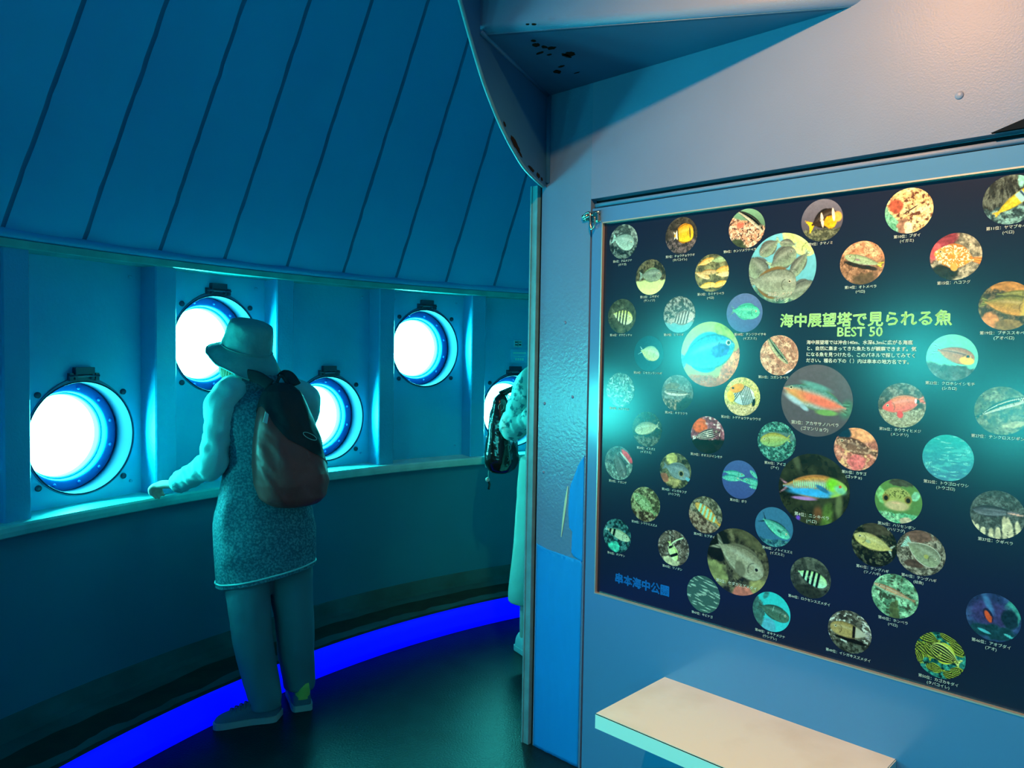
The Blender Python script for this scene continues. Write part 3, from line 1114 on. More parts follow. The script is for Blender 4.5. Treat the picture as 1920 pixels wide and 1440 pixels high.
def p21(X, Y):
    i = RK(X, Y, 22, (190, 140, 115), (220, 180, 150), 4, (150, 100, 80))
    i = fish(i, X, Y, -.12, .35, .98, .15, -52, False, (40, 60, 45), (215, 215, 170), lines=[(.2, .22, (30, 48, 36)), (.75, .2, (125, 150, 120))], fh=.03, arc=-.1, tw=.3)
    return blob(i, X, Y, .6, -.85, .3, .12, (240, 235, 225), 30, n=.4)


def p22(X, Y):
    i = split(X, Y, 4, bg_grad(X, Y, (110, 205, 180), (100, 190, 175)), RK(X, Y, 5, (70, 62, 58), (95, 90, 88), 3), -.35, .2, sl=-.15)
    i = fish(i, X, Y, .18, .12, .72, .34, -16, False, (150, 90, 65), (180, 125, 80), tail=(105, 175, 175), tw=.75, tl=.5, fin=(110, 180, 175), fh=.2, lines=[(.3, .06, (80, 45, 35))])
    i = blob(i, X, Y, .58, -.12, .28, .17, (230, 185, 60), -10)
    i = blob(i, X, Y, .62, .06, .09, .085, (180, 120, 60))
    return blob(i, X, Y, .62, .06, .06, .055, (20, 15, 12))


def p23(X, Y):
    i = RK(X, Y, 23, (48, 62, 62), (115, 130, 122), 10)
    return school(i, X, Y, 26, 5, (175, 190, 185), .14, .03, 30, 60)


def p24(X, Y):
    i = RK(X, Y, 24, (88, 92, 88), (125, 130, 125), 3)
    i = split(X, Y, 7, i, RK(X, Y, 25, (60, 52, 42), (150, 130, 110), 8), -.35, .1)
    i = blob(i, X, Y, .55, -.65, .6, .4, (35, 42, 42), 20, n=.4)
    i = blob(i, X, Y, -.35, .38, .5, .18, (105, 90, 70), 10, n=.4)
    return fish(i, X, Y, -.05, .03, .8, .2, -3, True, (90, 82, 68), (228, 222, 212), lines=[(.35, .14, (55, 45, 38)), (-.1, .12, (90, 75, 60))], tw=.4, fh=.06, eye=False, fin=(150, 140, 125))


def p25(X, Y):
    i = split(X, Y, 4, RK(X, Y, 26, (195, 190, 110), (215, 210, 135), 9), RK(X, Y, 27, (185, 170, 125), (215, 200, 155), 12), -.45, .1)
    i = fish(i, X, Y, -.02, .08, .72, .52, -10, True, (220, 225, 215), (175, 205, 210), tail=(230, 190, 60), tw=.35, tl=.2, nose=.6, rear=.5, fin=(215, 190, 90), fh=.05, eye=False,
             bars=[(q, .028, (40, 55, 62), .55 if q < 0.1 else -.5) for q in np.linspace(-.8, .5, 10)])
    i = blob(i, X, Y, -.3, .42, .42, .22, (225, 150, 30), 20)
    i = blob(i, X, Y, -.62, -.02, .2, .3, (225, 190, 60), 20)
    i = blob(i, X, Y, -.52, .42, .07, .05, (20, 18, 14))
    return blob(i, X, Y, .66, -.28, .09, .2, (20, 24, 34), -10)


def p3(X, Y):
    i = bg_grad(X, Y, (92, 84, 92), (84, 78, 86))
    i = blob(i, X, Y, .84, -.2, .18, .24, (75, 115, 95), -20, soft=.5)
    i = fish(i, X, Y, -.08, .08, .9, .30, -16, True, (80, 130, 125), (150, 170, 170), midc=(228, 125, 95), tail=(75, 115, 95), tw=.55, tl=.25, fork=0, fin=(95, 140, 90), fh=.1, nose=.8, rear=.8, eye=False, seed=8)
    i = blob(i, X, Y, -.5, .12, .35, .15, (200, 145, 85), -20, soft=.6)
    i = blob(i, X, Y, .12, -.02, .55, .13, (228, 115, 92), -18, soft=.6)
    i = blob(i, X, Y, -.6, -.02, .3, .08, (170, 200, 215), -30, soft=.6)
    i = blob(i, X, Y, .0, .40, .4, .08, (95, 150, 145), -16, soft=.5)
    i = blob(i, X, Y, .3, -.32, .3, .08, (110, 155, 85), -2, soft=.3)
    i = blob(i, X, Y, -.32, -.22, .13, .06, (150, 185, 200), -30, soft=.4)
    i = blob(i, X, Y, -.72, .34, .045, .045, (245, 235, 190), soft=.3)
    return blob(i, X, Y, -.72, .34, .03, .03, (10, 10, 10), soft=.3)


def p26(X, Y):
    i = split(X, Y, 4, RK(X, Y, 28, (70, 60, 50), (125, 110, 95), 5), RK(X, Y, 29, (145, 140, 115), (170, 165, 140), 9), -.25)
    i = fish(i, X, Y, .0, .05, .85, .34, 15, True, (225, 120, 80), (235, 100, 90), tail=(215, 105, 90), tw=.45, tl=.3, fin=(215, 130, 90), head=(232, 85, 75), nose=.75, fh=.15)
    i = blob(i, X, Y, .66, .2, .08, .1, (40, 22, 25))
    i = blob(i, X, Y, .58, .22, .05, .1, (245, 230, 220))
    return blob(i, X, Y, -.05, -.42, .13, .16, (222, 60, 62), 10)


def p27(X, Y):
    i = RK(X, Y, 30, (85, 78, 55), (120, 110, 80), 4, (60, 62, 52))
    i = blob(i, X, Y, .5, -.55, .5, .12, (165, 150, 110), 15, n=.9)
    return fish(i, X, Y, .1, .15, .95, .17, 24, False, (22, 22, 20), (225, 215, 195), lines=[(.85, .15, (24, 24, 22)), (.5, .12, (225, 215, 190)), (.15, .28, (22, 22, 20))], fh=.12, arc=.1, tw=.3, fin=(35, 35, 30))


def p28(X, Y):
    i = RK(X, Y, 31, (34, 36, 28), (58, 60, 46), 3)
    i = split(X, Y, 4, i, RK(X, Y, 32, (50, 52, 44), (105, 105, 90), 9), -.45)
    return fish(i, X, Y, -.05, .05, .8, .34, 14, True, (125, 130, 100), (190, 195, 155), tail=(150, 155, 125), tw=.6, tl=.35, fork=.4, fin=(150, 155, 120), fh=.1)


def p29(X, Y):
    i = RK(X, Y, 33, (120, 65, 80), (160, 100, 115), 4, (225, 200, 200))
    i = split(X, Y, 4, i, RK(X, Y, 34, (18, 18, 16), (32, 30, 28), 3), -.25, .2)
    i = blob(i, X, Y, -.5, .5, .45, .42, (215, 95, 50), 0, n=.4)
    return fish(i, X, Y, -.0, .03, .78, .26, 16, False, (225, 215, 205), (215, 205, 195), lines=[(q, .1, (25, 20, 22)) for q in (-.75, -.35, .05, .45, .85)], head=(165, 110, 120), tw=.35, fin=(120, 85, 90), fh=.12)


def p30(X, Y):
    i = RK(X, Y, 35, (45, 95, 90), (100, 175, 160), 8, (35, 55, 60))
    i = blob(i, X, Y, .1, .25, .9, .25, (85, 120, 120), 0, n=.5)
    return fish(i, X, Y, -.1, .08, .76, .34, 8, True, (165, 160, 75), (130, 180, 125), tail=(190, 195, 75), tw=.55, tl=.3, fork=.5, fh=.12, fin=(140, 150, 80))


def p31(X, Y):
    i = RK(X, Y, 36, (175, 105, 90), (225, 155, 135), 4, (235, 190, 140))
    i = blob(i, X, Y, .25, .72, .62, .38, (240, 160, 115), -10, n=.4)
    i = blob(i, X, Y, -.6, .75, .4, .3, (20, 42, 66), -30)
    i = blob(i, X, Y, .05, -.6, .4, .35, (225, 115, 115), 10, n=.4)
    return fish(i, X, Y, -.05, .12, .9, .3, -16, True, (85, 55, 45), (150, 110, 90), spots=(11, (190, 150, 125), .55), tw=.4, fin=(105, 65, 50), eye=True)


def p32(X, Y):
    i = bg_grad(X, Y, (45, 165, 165), (70, 130, 160))
    n = fnoise(X * 3, Y * 9, 4)
    i = mixc(i, (85, 190, 190), sst(.5, .75, n) * .7)
    return school(i, X, Y, 46, 11, (110, 200, 200), .13, .02, -2, 10)


def p33(X, Y):
    i = split(X, Y, 4, RK(X, Y, 37, (60, 80, 85), (95, 110, 110), 4), RK(X, Y, 38, (85, 110, 105), (140, 160, 150), 7), -.1)
    i = blob(i, X, Y, .6, .45, .55, .18, (215, 70, 85), -42, n=.2)
    i = blob(i, X, Y, .45, .35, .5, .06, (190, 195, 185), -42)
    return fish(i, X, Y, .1, -.15, .75, .36, -62, False, (75, 85, 85), (105, 115, 112), tail=(70, 90, 90), tw=.5, fin=(55, 62, 62), fh=.15)


def p34(X, Y):
    i = RK(X, Y, 39, (45, 48, 38), (105, 108, 80), 4)
    i = blob(i, X, Y, -.25, .68, .38, .35, (185, 180, 110), 0, n=.5)
    i = blob(i, X, Y, -.1, -.6, .5, .3, (165, 150, 100), 0, n=.7)
    i = blob(i, X, Y, -.7, -.45, .3, .25, (150, 95, 75), 0, n=.5)
    i = fish(i, X, Y, .15, .0, .78, .42, -14, False, (95, 112, 120), (130, 150, 150), tail=(100, 115, 118), tw=.4, tl=.4, eye=False, nose=.5, fin=(110, 125, 125))
    i = blob(i, X, Y, .38, -.12, .17, .17, (150, 145, 110))
    i = blob(i, X, Y, .38, -.12, .11, .12, (30, 32, 28))
    return blob(i, X, Y, .82, -.38, .17, .1, (110, 175, 190), -20)


def p35(X, Y):
    i = bg_grad(X, Y, (70, 95, 150), (62, 78, 135))
    for (a, b, l, h, an, fl) in ((-.3, .28, .6, .13, -4, False), (-.5, .02, .55, .16, 2, False), (.75, -.05, .55, .16, -10, True), (.8, .35, .3, .1, -40, True), (.85, -.3, .3, .08, -5, True), (.3, -.05, .3, .06, -12, True)):
        i = fish(i, X, Y, a, b, l, h, an, fl, (55, 150, 140), (110, 205, 185), tw=.5, tl=.25)
    return i


def p4(X, Y):
    i = RK(X, Y, 40, (34, 36, 26), (50, 54, 36), 2)
    i = blob(i, X, Y, .4, -.7, .16, .35, (85, 110, 50), -8, soft=.5, n=.4)
    i = blob(i, X, Y, .15, -.65, .12, .2, (105, 70, 45), 0, soft=.5)
    i = blob(i, X, Y, .72, -.35, .1, .35, (95, 105, 70), 0, soft=.5)
    i = blob(i, X, Y, -.5, .75, .1, .3, (75, 80, 58), 20, soft=.5)
    i = blob(i, X, Y, -.4, -.85, .06, .08, (110, 70, 190), 0, soft=.5)
    i = fish(i, X, Y, .05, .08, .88, .30, 4, False, (205, 135, 60), (70, 165, 225), tail=(165, 115, 135), tw=.6, tl=.32, fork=.4, fin=(195, 125, 75), fh=.14, head=(150, 190, 90), nose=.6, eye=False)
    for q in range(17):
        i = blob(i, X, Y, -.55 + q * .062, .11 + .002 * q, .013, .10, (150, 215, 170), 8, soft=.3)
        i = blob(i, X, Y, -.55 + q * .062, .005 + .002 * q, .010, .05, (200, 130, 60), 8, soft=.3)
    i = blob(i, X, Y, -.1, -.08, .6, .1, (60, 165, 230), 4, soft=.4)
    i = blob(i, X, Y, .52, .2, .16, .16, (120, 200, 50), 0, soft=.5)
    i = blob(i, X, Y, .74, .08, .16, .10, (120, 190, 160), -20, soft=.5)
    i = blob(i, X, Y, .25, .05, .2, .06, (45, 105, 150), -25, soft=.3)
    i = blob(i, X, Y, -.25, -.28, .35, .05, (170, 125, 190), 2, soft=.3)
    return blob(i, X, Y, .74, .17, .04, .04, (190, 90, 60))


def p36(X, Y):
    i = bg_grad(X, Y, (95, 135, 70), (85, 125, 75))
    i = split(X, Y, 5, i, RK(X, Y, 41, (95, 170, 130), (150, 205, 165), 5), -.5, .2)
    i = blob(i, X, Y, .1, .85, .5, .2, (70, 70, 55), 0, n=.6)
    i = blob(i, X, Y, -.75, .2, .2, .4, (125, 185, 120), 20, n=.3)
    i = blob(i, X, Y, .72, .3, .16, .22, (135, 200, 165), -30, n=.3)
    i = blob(i, X, Y, -.05, .1, .62, .52, (160, 165, 95), 0, soft=.08)
    n = vnoise(X * 22, Y * 22, 4)
    i = mixc(i, (70, 85, 40), sst(.6, .72, n) * sst(.1, .2, Y) * sst(.6, .55, np.hypot(X + .05, (Y - .1) * 1.15)))
    i = blob(i, X, Y, -.05, -.22, .5, .22, (195, 175, 135), 0, soft=.3)
    i = blob(i, X, Y, -.08, -.1, .2, .035, (225, 185, 150), 3)
    for x in (-.52, .42):
        i = blob(i, X, Y, x, .1, .15, .17, (130, 115, 60))
        i = blob(i, X, Y, x, .08, .09, .11, (35, 28, 20))
    return blob(i, X, Y, .35, -.85, .25, .18, (190, 175, 150), 0, n=.5)


def p37(X, Y):
    i = RK(X, Y, 42, (62, 66, 66), (92, 98, 96), 6)
    for x, y, h in ((-.75, -.7, .2), (-.5, -.8, .2), (-.2, -.85, .3), (.05, -.8, .3), (.28, -.55, .5), (.5, -.7, .4), (.75, -.5, .35), (.4, -.35, .3), (-.9, -.5, .12)):
        i = blob(i, X, Y, x, y, .1, h, (205, 195, 165), 10 * x, n=.5)
    i = fish(i, X, Y, .0, .12, .9, .2, 2, False, (48, 50, 58), (120, 125, 135), tail=(28, 32, 30), tw=.35, tl=.15, nose=1.4, rear=.6, fork=0, eye=False, head=(120, 115, 125))
    return blob(i, X, Y, .66, .1, .3, .03, (215, 170, 155), -4)


def p38(X, Y):
    i = RK(X, Y, 43, (70, 70, 48), (155, 158, 115), 7)
    i = split(X, Y, 5, i, RK(X, Y, 44, (60, 45, 32), (165, 150, 115), 6), -.35)
    return fish(i, X, Y, -.1, .05, .85, .3, -34, True, (120, 145, 100), (175, 195, 145), spots=(12, (95, 115, 75), .6), tw=.4, fin=(130, 150, 100))


def p39(X, Y):
    i = RK(X, Y, 45, (75, 75, 62), (140, 135, 115), 7)
    i = split(X, Y, 5, i, RK(X, Y, 46, (80, 62, 52), (165, 140, 120), 6), -.2, .15, sl=-.5)
    return fish(i, X, Y, .1, .1, .85, .26, -33, True, (195, 140, 65), (215, 170, 90), bars=[(q, .07, (150, 210, 185), .3) for q in (-.6, -.3, 0, .3, .6)], tw=.4, fin=(205, 150, 70), eye=False)


def p40(X, Y):
    i = split(X, Y, 5, bg_grad(X, Y, (60, 110, 145), (55, 105, 140)), RK(X, Y, 47, (40, 85, 105), (80, 140, 145), 6), -.6)
    return fish(i, X, Y, .15, -.05, .78, .30, -28, False, (60, 130, 120), (110, 215, 190), tail=(22, 38, 45), tw=.85, tl=.4, fork=.45, fin=(30, 60, 66), fh=.12, pect=(40, 90, 90))


def p41(X, Y):
    i = RK(X, Y, 48, (24, 26, 18), (48, 50, 36), 5, (90, 92, 70))
    i = blob(i, X, Y, .1, .75, .6, .3, (72, 66, 52), 0, n=.6)
    i = fish(i, X, Y, -.08, .1, .85, .34, -14, True, (175, 165, 110), (205, 190, 120), tail=(170, 180, 170), tw=.75, tl=.3, fork=.3, fh=.05, pect=(150, 165, 140), nose=.6)
    return blob(i, X, Y, -.82, .34, .1, .03, (190, 180, 120), -15)


def p51(X, Y):
    i = RK(X, Y, 49, (90, 85, 75), (160, 150, 135), 7, (60, 55, 45))
    i = blob(i, X, Y, -.1, .75, .6, .28, (115, 85, 75), 0, n=.6)
    i = blob(i, X, Y, -.2, -.5, .4, .2, (85, 65, 55), 0, n=.8)
    return fish(i, X, Y, .12, .0, .72, .44, -28, False, (120, 122, 105), (150, 160, 130), tail=(150, 185, 175), tw=.6, tl=.4, fork=0, fin=(150, 130, 110), fh=.12, edge=(200, 200, 185), nose=.5, pect=(175, 170, 90))


def p42(X, Y):
    i = RK(X, Y, 50, (22, 45, 52), (70, 125, 125), 6)
    i = blob(i, X, Y, -.15, -.65, .42, .3, (75, 190, 165), 0, n=.6)
    return fish(i, X, Y, .1, .1, .85, .28, -14, False, (150, 165, 130), (200, 210, 180), bars=[(-.72, .07, (15, 22, 22), 0), (-.38, .08, (15, 22, 22), 0)], tail=(120, 180, 175), tw=.45, fin=(90, 140, 130))


def p43(X, Y):
    i = RK(X, Y, 51, (66, 58, 52), (112, 98, 88), 5, (165, 150, 140))
    i = blob(i, X, Y, -.1, -.75, .5, .25, (195, 185, 150), 0, n=.8)
    i = fish(i, X, Y, -.02, -.22, .52, .26, -65, False, (190, 205, 120), (225, 235, 190), bars=[(-.55, .12, (18, 22, 26), 0), (.35, .14, (18, 22, 26), 0)], tw=.3, fin=(210, 225, 160), fh=.2, eye=False)
    t = np.clip((X + .15) / .75, 0, 1)
    return mixc(i, (215, 235, 190), sst(.06, .02, np.abs(Y - (.12 + .55 * t ** .6)) * (1.0)) * ((X > -.15) & (X < .62)))


def p5(X, Y):
    i = RK(X, Y, 52, (60, 56, 44), (105, 98, 74), 4, (38, 38, 30))
    i = blob(i, X, Y, -.7, .4, .5, .55, (24, 26, 24), 0, n=.4)
    i = blob(i, X, Y, .45, .8, .7, .3, (84, 80, 58), -20, n=.7)
    i = blob(i, X, Y, -.75, -.45, .5, .35, (130, 130, 85), -20, n=.6)
    i = blob(i, X, Y, .25, -.85, .35, .2, (195, 110, 95), 0, n=.7)
    i = blob(i, X, Y, .7, -.6, .3, .25, (150, 140, 90), 0, n=.6)
    i = fish(i, X, Y, .12, .08, .78, .42, -26, False, (125, 118, 98), (165, 160, 138), tail=(125, 122, 108), tw=.55, tl=.5, fork=.3, fin=(105, 100, 82), fh=.16, nose=.5, eye=False, midc=(158, 150, 128))
    i = blob(i, X, Y, .1, -.18, .16, .24, (115, 110, 92), 20, soft=.2)
    i = blob(i, X, Y, .62, -.12, .075, .075, (190, 185, 165))
    return blob(i, X, Y, .62, -.12, .05, .05, (25, 25, 22))


def p44(X, Y):
    i = RK(X, Y, 53, (58, 62, 54), (92, 96, 84), 3)
    i = blob(i, X, Y, -.1, -.75, .7, .4, (45, 48, 36), 0, n=.3)
    return fish(i, X, Y, .12, .0, .72, .36, -16, False, (165, 205, 140), (175, 230, 205), tail=(45, 50, 48), tw=.8, tl=.5, fork=.5, fin=(50, 55, 48), bars=[(q, .075, (18, 22, 20), -.1) for q in (-.6, -.28, .04, .36)], fh=.14, eye=False)


def p45(X, Y):
    i = RK(X, Y, 54, (95, 140, 110), (150, 195, 160), 4, (60, 70, 52))
    i = blob(i, X, Y, .0, -.65, .25, .4, (85, 95, 60), 0, n=.8)
    return fish(i, X, Y, -.1, .18, .85, .15, -14, True, (175, 115, 85), (150, 195, 170), midc=(205, 150, 115), tw=.35, fh=.06, fin=(165, 120, 90))


def p46(X, Y):
    i = bg_grad(X, Y, (48, 66, 110), (40, 85, 95))
    i = RK(X, Y, 55, (42, 58, 98), (60, 82, 124), 2)
    i = blob(i, X, Y, .7, .3, .4, .7, (60, 140, 135), -25, n=.7)
    i = blob(i, X, Y, -.05, .1, .8, .6, (62, 58, 105), -10, soft=.3, n=.3)
    i = blob(i, X, Y, .6, .05, .3, .4, (25, 48, 60), 10, n=.3)
    i = blob(i, X, Y, -.2, .55, .12, .45, (70, 115, 165), 25, soft=.6)
    i = blob(i, X, Y, 0, -.6, .9, .3, (28, 62, 72), 0, n=.6)
    i = blob(i, X, Y, -.3, -.65, .25, .06, (80, 175, 190), -15)
    i = blob(i, X, Y, .6, -.65, .2, .05, (80, 180, 185), -20)
    i = blob(i, X, Y, -.18, .05, .16, .3, (35, 35, 60), 25)
    return blob(i, X, Y, -.18, .0, .10, .26, (215, 85, 45), 25)


def p47(X, Y):
    i = bg_grad(X, Y, (60, 88, 84), (62, 92, 86))
    return school(i, X, Y, 46, 21, (205, 225, 205), .2, .028, -8, 10, (120, 150, 140))


def p48(X, Y):
    i = bg_grad(X, Y, (50, 185, 190), (60, 190, 205))
    i = blob(i, X, Y, -.75, -.1, .4, .8, (65, 105, 100), 10, n=.6)
    i = blob(i, X, Y, -.1, -.75, .35, .4, (85, 165, 190), 0)
    i = blob(i, X, Y, -.3, .8, .25, .12, (60, 130, 130), 60, n=.2)
    i = fish(i, X, Y, .18, .0, .78, .36, -12, False, (58, 88, 78), (78, 112, 96), tail=(58, 85, 78), tw=.5, tl=.35, fin=(45, 70, 62), fh=.12, nose=.5)
    return blob(i, X, Y, .1, .15, .02, .18, (130, 165, 150), -15)


def p49(X, Y):
    i = RK(X, Y, 56, (62, 58, 50), (110, 104, 92), 5, (215, 212, 205))
    i = split(X, Y, 5, i, RK(X, Y, 57, (45, 46, 40), (98, 98, 88), 8), -.45)
    i = blob(i, X, Y, .1, -.38, .8, .1, (22, 20, 16), -4, n=.4)
    return fish(i, X, Y, -.05, .05, .85, .35, -2, True, (160, 130, 80), (180, 150, 100), bars=[(-.3, .07, (28, 22, 18), 0), (-.75, .36, (185, 175, 160), 0)], tail=(150, 140, 140), tw=.6, tl=.35, fin=(150, 125, 85), fh=.08, nose=.5)


def p50(X, Y):
    i = RK(X, Y, 58, (20, 75, 75), (60, 150, 140), 5, (20, 40, 42))
    for k, (a, b, l, h, an) in enumerate(((-.5, .65, .42, .26, -10), (.35, .85, .4, .2, -20), (.75, .45, .4, .26, -25), (-.75, .05, .45, .3, -35), (-.3, .1, .4, .28, -40), (-.2, -.62, .35, .18, -5), (.55, -.78, .4, .22, -5), (.75, -.55, .35, .2, 0), (-.85, -.3, .25, .2, -60))):
        i = fish(i, X, Y, a, b, l, h, an, True, (165, 175, 60), (185, 190, 70), lines=[(q, .11, (14, 22, 20)) for q in (-.8, -.4, 0, .4, .8)], tw=.4, eye=False, seed=k)
    return fish(i, X, Y, .15, .1, .58, .40, -22, True, (215, 220, 120), (215, 215, 90), lines=[(q, .085, (12, 16, 16)) for q in (-.85, -.55, -.25, .05, .35, .65)], tw=.4, fin=(200, 200, 70), eye=False)


# rank: (column in half steps, row) on the poster's regular layout
GRID = {6: (0, 0), 7: (2, 0), 8: (4, 0), 9: (6, 0), 10: (8, 0), 11: (10, 0), 12: (1, 1), 13: (3, 1), 1: (5, 1), 14: (7, 1), 15: (9, 1), 16: (0, 2), 17: (2, 2), 18: (4, 2), 19: (10, 2),
        20: (1, 3), 2: (3, 3), 21: (5, 3), 22: (9, 3), 23: (0, 4), 24: (2, 4), 25: (4, 4), 3: (6, 4), 26: (8, 4), 27: (10, 4), 28: (1, 5), 29: (3, 5), 30: (5, 5), 31: (7, 5), 32: (9, 5),
        33: (0, 6), 34: (2, 6), 35: (4, 6), 4: (6, 6), 36: (8, 6), 37: (10, 6), 38: (1, 7), 39: (3, 7), 40: (5, 7), 41: (7.5, 7), 51: (8.52, 7), 42: (0, 8), 43: (2, 8), 5: (4, 8), 44: (6, 8), 45: (8, 8), 46: (10, 8),
        47: (3, 9), 48: (5, 9), 49: (7, 9), 50: (9, 9)}
CAPT = {6: 'クロメジナ|(オナガ)', 7: 'チョウチョウウオ|(タバコイレ)', 8: 'ホンソメワケベラ', 9: 'クマノミ', 10: 'ブダイ|(イガミ)', 11: 'ヤマブキベラ|(ベロ)', 12: 'ニザダイ|(サンノジ)', 13: 'カミナリベラ|(ベロ)',
        14: 'オトメベラ|(ベロ)', 15: 'ハコフグ', 1: 'メジナ|(グレ)', 16: 'オヤビッチャ', 17: 'シマハギ', 18: 'テンジクイサキ|(イズスミ)', 19: 'ブチススキベラ|(アオベロ)', 20: 'ニセカンランハギ', 2: 'ソラスズメダイ|(エサトリ)',
        21: 'コガシラベラ', 22: 'クロホシイシモチ|(シカロ)', 23: 'ムギイワシ', 24: 'キタマクラ', 25: 'トゲチョウチョウウオ', 3: 'アカササノハベラ|(ゴマンリョウ)', 26: 'ホウライヒメジ|(メンドリ)', 27: 'テンクロスジギンポ', 28: 'イスズミ|(イズスミ)',
        29: 'オオスジイシモチ', 30: 'アイゴ|(アイ)', 31: 'カサゴ|(ゴッチョ)', 32: 'トウゴロイワシ|(トウゴロ)', 33: 'ナガニザ', 34: 'イシガキフグ|(ハリフグ)', 35: 'ボラ', 4: 'ニシキベラ|(ベロ)', 36: 'ハリセンボン|(ハリフグ)', 37: 'クギベラ',
        38: 'シマウミスズメ', 39: 'ヒブダイ', 40: 'ノトイスズミ|(イズスミ)', 41: 'テングハギ|(ツノハギ)', 51: 'テングハギ|(幼魚)', 42: 'オジサン', 43: 'ツノダシ', 5: 'セダカスズメダイ', 44: 'ロクセンスズメダイ', 45: 'ホンベラ|(ベロ)',
        46: 'アオブダイ|(アオ)', 47: 'キビナゴ', 48: 'オキナメジナ|(ウシグレ)', 49: 'イシガキスズメダイ', 50: 'カゴカキダイ|(タバコイレ)'}
PICTURED = {6: 'grey fish over rock', 7: 'yellow butterflyfish', 8: 'striped wrasse over pink coral', 9: 'black and orange clownfish', 10: 'mottled pink and cream fish', 11: 'yellow and orange wrasse',
            12: 'grey fish above pale sand', 13: 'school of yellow fish', 14: 'slim green fish over brown rock', 15: 'orange spotted boxfish', 1: 'crowd of grey fish in blue water', 16: 'yellow fish with black bars',
            17: 'pale fish with slanting stripes', 18: 'turquoise fish on blue', 19: 'olive fish among orange rocks', 20: 'pale yellow fish without background', 2: 'large blue fish on green', 21: 'slender green fish on pink rock',
            22: 'brown fish with a yellow cheek', 23: 'shoal of small silver fish', 24: 'white and brown pufferfish', 25: 'white butterflyfish with an orange back', 3: 'red and green wrasse on grey', 26: 'bright red goatfish',
            27: 'black and white striped blenny', 28: 'silver fish on dark', 29: 'striped fish beside orange sponge', 30: 'yellow green rabbitfish', 31: 'mottled fish among pink coral', 32: 'shoal in turquoise water',
            33: 'dark fish beside a red stripe', 34: 'grey pufferfish with a big eye', 35: 'turquoise mullet on deep blue', 4: 'rainbow coloured wrasse on dark', 36: 'porcupinefish seen from the front', 37: 'grey bird wrasse above white coral',
            38: 'pale green boxfish', 39: 'orange and mint banded fish', 40: 'dark tailed turquoise fish', 41: 'pale yellow unicornfish', 51: 'round grey young unicornfish', 42: 'banded goatfish in teal water', 43: 'small yellow and black idol fish',
            5: 'large grey damselfish among rocks', 44: 'mint fish with black bars', 45: 'slim red brown wrasse on green rock', 46: 'purple fish with an orange fin', 47: 'shoal of silver streaks', 48: 'grey green fish on turquoise',
            49: 'tan fish with a black band', 50: 'school of yellow fish with black stripes'}
PRINT_GAIN = np.array((1.0, 1.0, 1.0))


def disc_pos(k):
    cx_, ry = GRID[k]
    return .0765 + .10935 * cx_, 1.8235 - .1224 * ry


for k in sorted(GRID, key=lambda q: (q <= 5, q)):
    s, z = disc_pos(k)
    big = k <= 5
    r = .0985 if big else .0566
    nr, ns = (64, 190) if big else (40, 120)
    rr = np.concatenate([[0], np.sqrt(np.linspace(.0004, 1, nr))])
    rr = .5 * rr + .5 * np.linspace(0, 1, nr + 1)
    th = np.linspace(0, 2 * PI, ns, endpoint=False)
    X = np.concatenate([[0], np.outer(rr[1:], np.cos(th)).ravel()])
    Y = np.concatenate([[0], np.outer(rr[1:], np.sin(th)).ravel()])
    img = globals()['p%d' % k](X, Y)
    img = img * (1 + .16 * (fnoise(X * 13, Y * 13, k + 70, 4)[:, None] - .5))
    img = np.clip((img - 100) * 1.10 + 103, 0, 255)
    lin = np.clip(s2l(img) * PRINT_GAIN, 0, 1)
    nn = NP_ + (.0005 if big else .0003)
    org = V(po.location)
    cen = B(s, nn, z) - org
    vs = np.array(cen)[None, :] + np.outer(X * r, np.array(PD)) + np.outer(Y * r, np.array((0, 0, 1.0)))
    fs = [(0, 1 + i, 1 + (i + 1) % ns) for i in range(ns)]
    for a in range(nr - 1):
        o1, o2 = 1 + a * ns, 1 + (a + 1) * ns
        fs += [(o1 + i, o2 + i, o2 + (i + 1) % ns, o1 + (i + 1) % ns) for i in range(ns)]
    me = bpy.data.meshes.new('fish_photo')
    me.from_pydata(vs.tolist(), [], fs)
    ca_ = me.color_attributes.new('print', 'FLOAT_COLOR', 'POINT')
    ca_.data.foreach_set('color', np.concatenate([lin, np.ones((len(lin), 1))], 1).astype(np.float32).ravel())
    me.materials.append(M['photo'])
    o = bpy.data.objects.new('fish_photo', me)
    o['label'] = 'round photograph of a ' .replace('of a ', 'of a ' if PICTURED[k][0] not in 'aeiou' else 'of an ') + PICTURED[k]
    COL.objects.link(o)
    o.parent = po

# lettering: text objects turned into flat meshes
TXT = []


def lettering(text, name, m, s, z, width=None, height=None, align='CENTER', bold=.0, lift=.0009, size=.01, spacing=1.0, fn=None, parent=None, leftfit=False):
    cu = bpy.data.curves.new(name, 'FONT')
    cu.body = text
    cu.size = 1.0
    cu.resolution_u = 2
    cu.align_x = align
    cu.space_line = spacing
    o = bpy.data.objects.new(name, cu)
    COL.objects.link(o)
    TXT.append((o, name, m, s, z, width, bold, size, lift, fn or B, parent or po))


